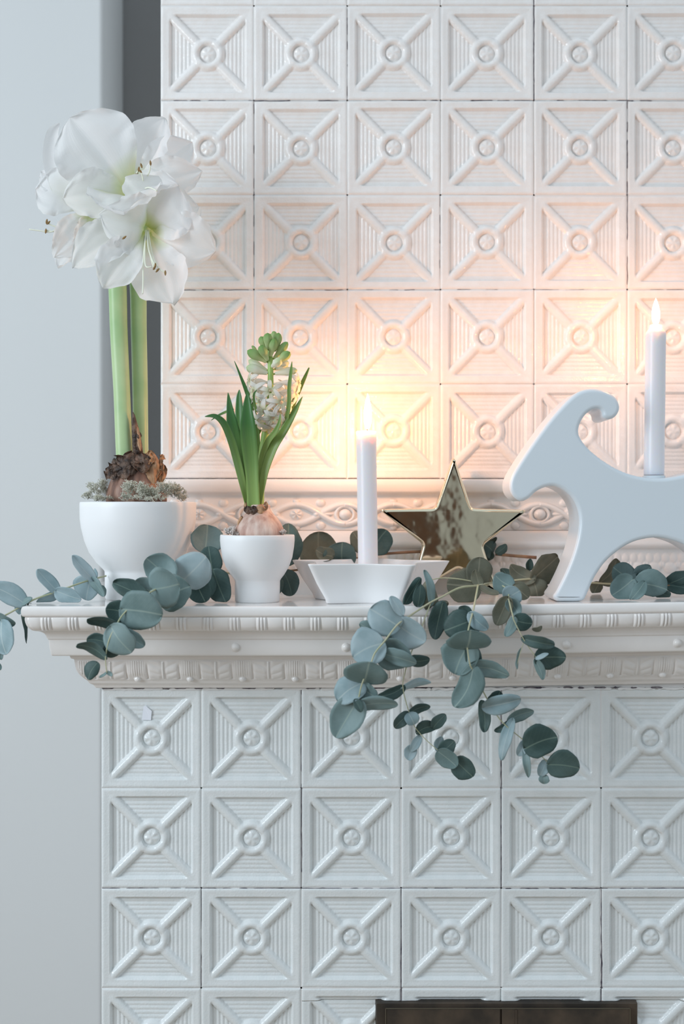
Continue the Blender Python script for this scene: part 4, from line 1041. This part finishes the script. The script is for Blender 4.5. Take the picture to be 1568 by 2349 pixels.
lichen('moss_tuft', 'small pale tuft of moss on the soil in the hyacinth pot',
       [(526, 1222, 1.46, 9, 8, 30), (532, 1226, 1.455, 8, 5, 15), (645, 1226, 1.46, 10, 4, 12)], r=0.0006, seed=9, mat='crystal')

# ------------------------------------------------------------------ hyacinth
hy = empty('hyacinth', (pc.x, DP, zp+tp[1]-0.006)); tag(hy, 'white hyacinth with green leaves growing from a papery bulb', 'flower')
bpx = P(594.5, 1200, DP).x
hb = [(0.0, 1247), (40, 1244), (54, 1234), (57, 1222), (53, 1207), (43, 1190), (31, 1177), (25, 1168), (23, 1158), (0.0, 1156)]
lathe('bulb', [(v.x*DP/F, v.y) for v in catmull([(r, Z0+(HY-y)*DP/F-ztop(1240, DP), 0) for r, y in hb], 5)], M['bulb_hyacinth'], hy, (bpx, DP, ztop(1240, DP)), 64,
      lambda r, z, a: (r*(1+0.025*noise.noise(Vector((math.cos(a)*3, math.sin(a)*3, z*60)))), z))
for i, (b_, t_, wd, dd, mt) in enumerate([((570, 1180), (566, 1160), 18, -.014, 'dry'), ((582, 1182), (580, 1160), 20, -.017, 'dry'), ((596, 1180), (600, 1156), 20, -.017, 'dry_pale'), ((606, 1178), (610, 1150), 12, -.010, 'dry_pale'), ((562, 1172), (564, 1150), 8, -.006, 'dry_pale'), ((590, 1170), (575, 1170), 14, -.018, 'dry'), ((545, 1206), (556, 1184), 10, -.012, 'dry_pale')]):
    keep(petal(None, (*b_, DP+dd), (*t_, DP+dd*0.9), wd, .002, -.5, 0.1, .006, mt, seed=80+i, n=10, m=8, name='dry_skin', pinch=.45), hy)
def CP(x, y, D): return P(450+x/4.697, 740+y/4.697, D)
def strap(pts, ws, mat='strap_dark', cup=0.3, roll=0.0):
    ribbon('leaf', [CP(*p) for p in pts], [w_*DP/F/4.697 for w_ in ws], M[mat], hy, cup=cup, roll=roll)
d = DP
strap([(620, 2010, d-.008), (605, 1700, d-.014), (592, 1500, d-.018), (565, 1220, d-.026), (552, 1000, d-.030), (548, 750, d-.030)], [135, 130, 135, 150, 168, 172, 150, 90, 4], cup=.35)
strap([(590, 2000, d-.002), (540, 1750, d-.010), (490, 1500, d-.016), (415, 1220, d-.022), (370, 1000, d-.024), (342, 755, d-.022)], [70, 80, 92, 110, 128, 128, 110, 60, 4], cup=.35, roll=.2)
strap([(590, 1990, d+.006), (540, 1650, d), (505, 1350, d-.004), (472, 1080, d-.006), (463, 850, d-.006), (462, 722, d-.006)], [70, 80, 90, 96, 96, 88, 60, 4], cup=.3, roll=-.3)
strap([(640, 1990, d+.010), (660, 1500, d+.006), (650, 1150, d+.002), (600, 900, d), (545, 750, d-.002), (478, 580, d-.006), (410, 413, d-.010)], [60, 60, 55, 55, 52, 40, 22, 3])
strap([(565, 2000, d-.002), (500, 1740, d-.014), (430, 1460, d-.022), (375, 1270, d-.030), (295, 1090, d-.038), (200, 1010, d-.044), (92, 1012, d-.048)], [60, 75, 85, 85, 80, 70, 45, 3], roll=.3)
strap([(400, 930, d-.006), (305, 968, d-.010), (230, 1005, d-.014), (160, 1052, d-.016)], [20, 26, 20, 3], roll=.2)
strap([(660, 2010, d-.004), (700, 1800, d-.008), (745, 1580, d-.012), (835, 1340, d-.016), (960, 1140, d-.018), (1060, 960, d-.018), (1143, 797, d-.018)], [70, 75, 88, 100, 96, 80, 55, 4], 'strap_light', roll=-.25)
strap([(665, 1950, d+.012), (720, 1650, d+.014), (850, 1300, d+.016), (990, 1000, d+.016), (1095, 750, d+.012), (1160, 610, d+.008), (1215, 485, d+.006)], [60, 60, 60, 60, 56, 50, 36, 12], 'strap_light')
strap([(660, 1950, d+.010), (760, 1500, d+.004), (930, 1180, d-.012), (995, 900, d-.022), (1000, 700, d-.024), (1018, 540, d-.022), (1030, 418, d-.018)], [60, 60, 50, 45, 42, 38, 30, 3], 'strap_light')
strap([(655, 1960, d-.002), (700, 1500, d-.010), (770, 1290, d-.018), (850, 1180, d-.026), (895, 1080, d-.030), (905, 978, d-.030)], [50, 60, 66, 66, 56, 36, 4], 'strap_light', roll=-.3)
strap([(650, 960, d-.02), (622, 850, d-.024), (622, 770, d-.026), (650, 728, d-.028)], [30, 26, 20, 6])
strap([(590, 1960, d+.012), (600, 1500, d+.012), (640, 1250, d+.010), (700, 1150, d+.008)], [60, 60, 50, 20], 'strap_light')
sc_pts = [CP(680, 1990, d), CP(690, 1700, d), CP(715, 1400, d), CP(760, 1080, d), CP(790, 850, d), CP(800, 620, d), CP(796, 400, d), CP(790, 260, d), CP(795, 190, d)]
pp = catmull(sc_pts, 5); nn_ = len(pp)
tube('stalk', pp, [(50-28*i/(nn_-1))*DP/F/4.697 for i in range(nn_)], M['scape'], hy, 14)
def axis_x(y): 
    return np.interp(y, [190, 260, 400, 620, 850, 1080, 1400], [795, 790, 796, 800, 790, 760, 715])
def bud(bx_, by_, tx_, ty_, w_, mat, dD=0.0, dd0=0.0, open_=False):
    a = CP(bx_, by_, d+dd0); b = CP(tx_, ty_, d+dD); n = 15; ax = b-a
    s = ax.orthogonal().normalized(); u = ax.normalized().cross(s)
    V = []; UV = []; k_ = 18
    for i in range(n):
        t = i/(n-1)
        r = w_/2*DP/F/4.697*(0.45+0.25*math.sin(PI*t*1.0)+0.38*sm1(0.15, 0.65, t))*math.sqrt(max(0.0, 1-max(0, (t-0.6)/0.4)**2.2))
        if t == 1: r *= 0
        for k in range(k_):
            an = 2*PI*k/k_; rr = r*(1+0.16*math.cos(6*an)*sm1(.3, .9, t)); V.append(a+ax*t+(s*math.cos(an)+u*math.sin(an))*rr); UV.append((t, k/k_))
    o = mesh_obj('bud', V, grid_faces(n, k_, True), M[mat], uvs=UV); keep(o, hy)
    if by_ > 200:
        st_ = CP(float(axis_x(by_+20)), by_+20, d)
        V, Fc = tube_geo([st_, a], [.0009, .0012], 6); o2 = mesh_obj('stalklet', V, Fc, M['scape']); keep(o2, hy)
for q in [(772, 285, 768, 110, 92, 'bud', -.012, -.006), (800, 360, 842, 170, 84, 'bud', -.014, -.006), (858, 300, 888, 108, 84, 'bud', -.004, 0), (835, 200, 836, 92, 60, 'bud', .004, 0), (752, 295, 692, 148, 84, 'bud', -.004, 0), (765, 400, 690, 245, 92, 'bud', -.018, -.006),
          (755, 420, 548, 300, 96, 'bud', -.008, -.002), (840, 385, 985, 208, 84, 'bud', -.004, 0), (865, 425, 1012, 318, 88, 'bud', -.010, -.004), (820, 470, 905, 405, 90, 'bud_pale', -.024, -.008), (850, 440, 1000, 440, 80, 'bud_pale', 0.004, 0), (660, 310, 596, 250, 34, 'bud', .006, .006),
          (765, 545, 535, 480, 100, 'bud_pale', -.006, 0), (760, 520, 560, 405, 84, 'bud_pale', .006, .004), (850, 550, 1090, 512, 84, 'bud_pale', -.004, 0), (850, 500, 990, 470, 80, 'bud_pale', .008, .004), (800, 250, 800, 120, 60, 'bud', .012, .006)]:
    bud(*q)
def floret(cx, cy, dirv, D, size=135, seed=0):
    """open floret: swollen tube from the stalk and six recurved petals"""
    rs = random.Random(seed); c = CP(cx, cy, D); nz = Vector(dirv).normalized()
    root = bpy.data.objects.new('floret', None); COL.objects.link(root); root.empty_display_size = .005; keep(root, hy)
    u = px2m = DP/F/4.697
    stp = CP(float(axis_x(cy+30)), cy+30, d)
    back = c-nz*75*u
    pp = catmull([stp, stp*0.4+back*0.6+Vector((0, 0, 0.001)), back, c], 4); n = len(pp)
    rad = [10*u, 12*u, 15*u, 18*u, 25*u, 31*u, 34*u, 33*u, 30*u, 27*u, 25*u, 24*u, 24*u]
    V, Fc = tube_geo(pp, [rad[min(len(rad)-1, int(i*len(rad)/n))] for i in range(n)], 12, cap=False)
    UVv = [(0.5, 0.5)]*len(V)
    o = mesh_obj('floret_tube', V, Fc, M['floret'], uvs=UVv); o.parent = root
    s = nz.orthogonal().normalized(); t = nz.cross(s); a0 = rs.uniform(0, 1)
    for k in range(6):
        an = a0+k*PI/3+rs.uniform(-.1, .1); rd = s*math.cos(an)+t*math.sin(an); sd = nz.cross(rd)
        L = size*u*rs.uniform(.9, 1.12); W = 19*u*rs.uniform(.9, 1.15); V = []; UV = []; n_, m_ = 11, 5
        cur = rs.uniform(.45, .8)
        for i in range(n_):
            q = i/(n_-1); rr = 20*u+L*q*(1-0.28*q*q*cur); hz = -L*cur*(max(0, q-0.15)**1.8)+8*u*math.sin(PI*q)
            wv = W*(0.75+0.5*math.sin(PI*q**0.8))*math.sqrt(max(0.02, 1-max(0, (q-.7)/.3)**2))
            for j in range(m_):
                v = -1+2*j/(m_-1); V.append(c+rd*rr+nz*(hz+0.25*W*v*v)+sd*(v*wv)); UV.append((q, .5+.5*v))
        o = mesh_obj('petal', V, grid_faces(n_, m_), M['floret'], uvs=UV)
        sl_ = o.modifiers.new('t', 'SOLIDIFY'); sl_.thickness = .0007; sl_.offset = 0
        o.parent = root
for i, q in enumerate([(800, 740, (0, -1, .1), -.020), (915, 860, (.35, -.9, -.05), -.024), (735, 960, (-.3, -.9, -.2), -.024), (575, 625, (-.9, -.4, .1), -.006), (620, 745, (-.8, -.6, -.1), -.012), (1095, 640, (.95, -.3, .1), -.004), (1070, 755, (.9, -.4, -.1), -.008),
                       (825, 1030, (.1, -.8, -.5), -.022), (690, 850, (-.6, -.8, 0), -.016), (950, 1090, (.6, -.6, -.5), -.014), (680, 1060, (-.6, -.7, -.4), -.014), (985, 870, (.8, -.5, -.1), -.006),
                       (780, 1130, (0, -.6, -.8), -.012), (860, 960, (.3, -.9, -.2), -.02), (640, 900, (-.8, .4, 0), .010), (960, 760, (.7, .5, 0), .014)]):
    floret(q[0], q[1], q[2], d+q[3], 148, seed=i)

# ------------------------------------------------------------------ scrap of paper on a lower tile
ps = [P(328, 1622, DL), P(333, 1620, DL), P(347, 1632, DL), P(345, 1653, DL), P(324, 1652, DL)]
V = [Vector((p.x, DL+0.0016-0.0008*i, p.z)) for i, p in enumerate(ps)]
V = [Vector((v.x, DL+0.0034-0.0002*i, v.z)) for i, v in enumerate(V)]; V2 = [v+Vector((0, .0003, 0)) for v in V]
n = len(V); sc_o = mesh_obj('paper_scrap', V+V2, [tuple(range(n))[::-1], tuple(range(n, 2*n))]+[(i, (i+1) % n, n+(i+1) % n, n+i) for i in range(n)], M['paper'], smooth=False)
tag(sc_o, 'small torn white paper scrap stuck to the top left tile under the mantel', 'paper')
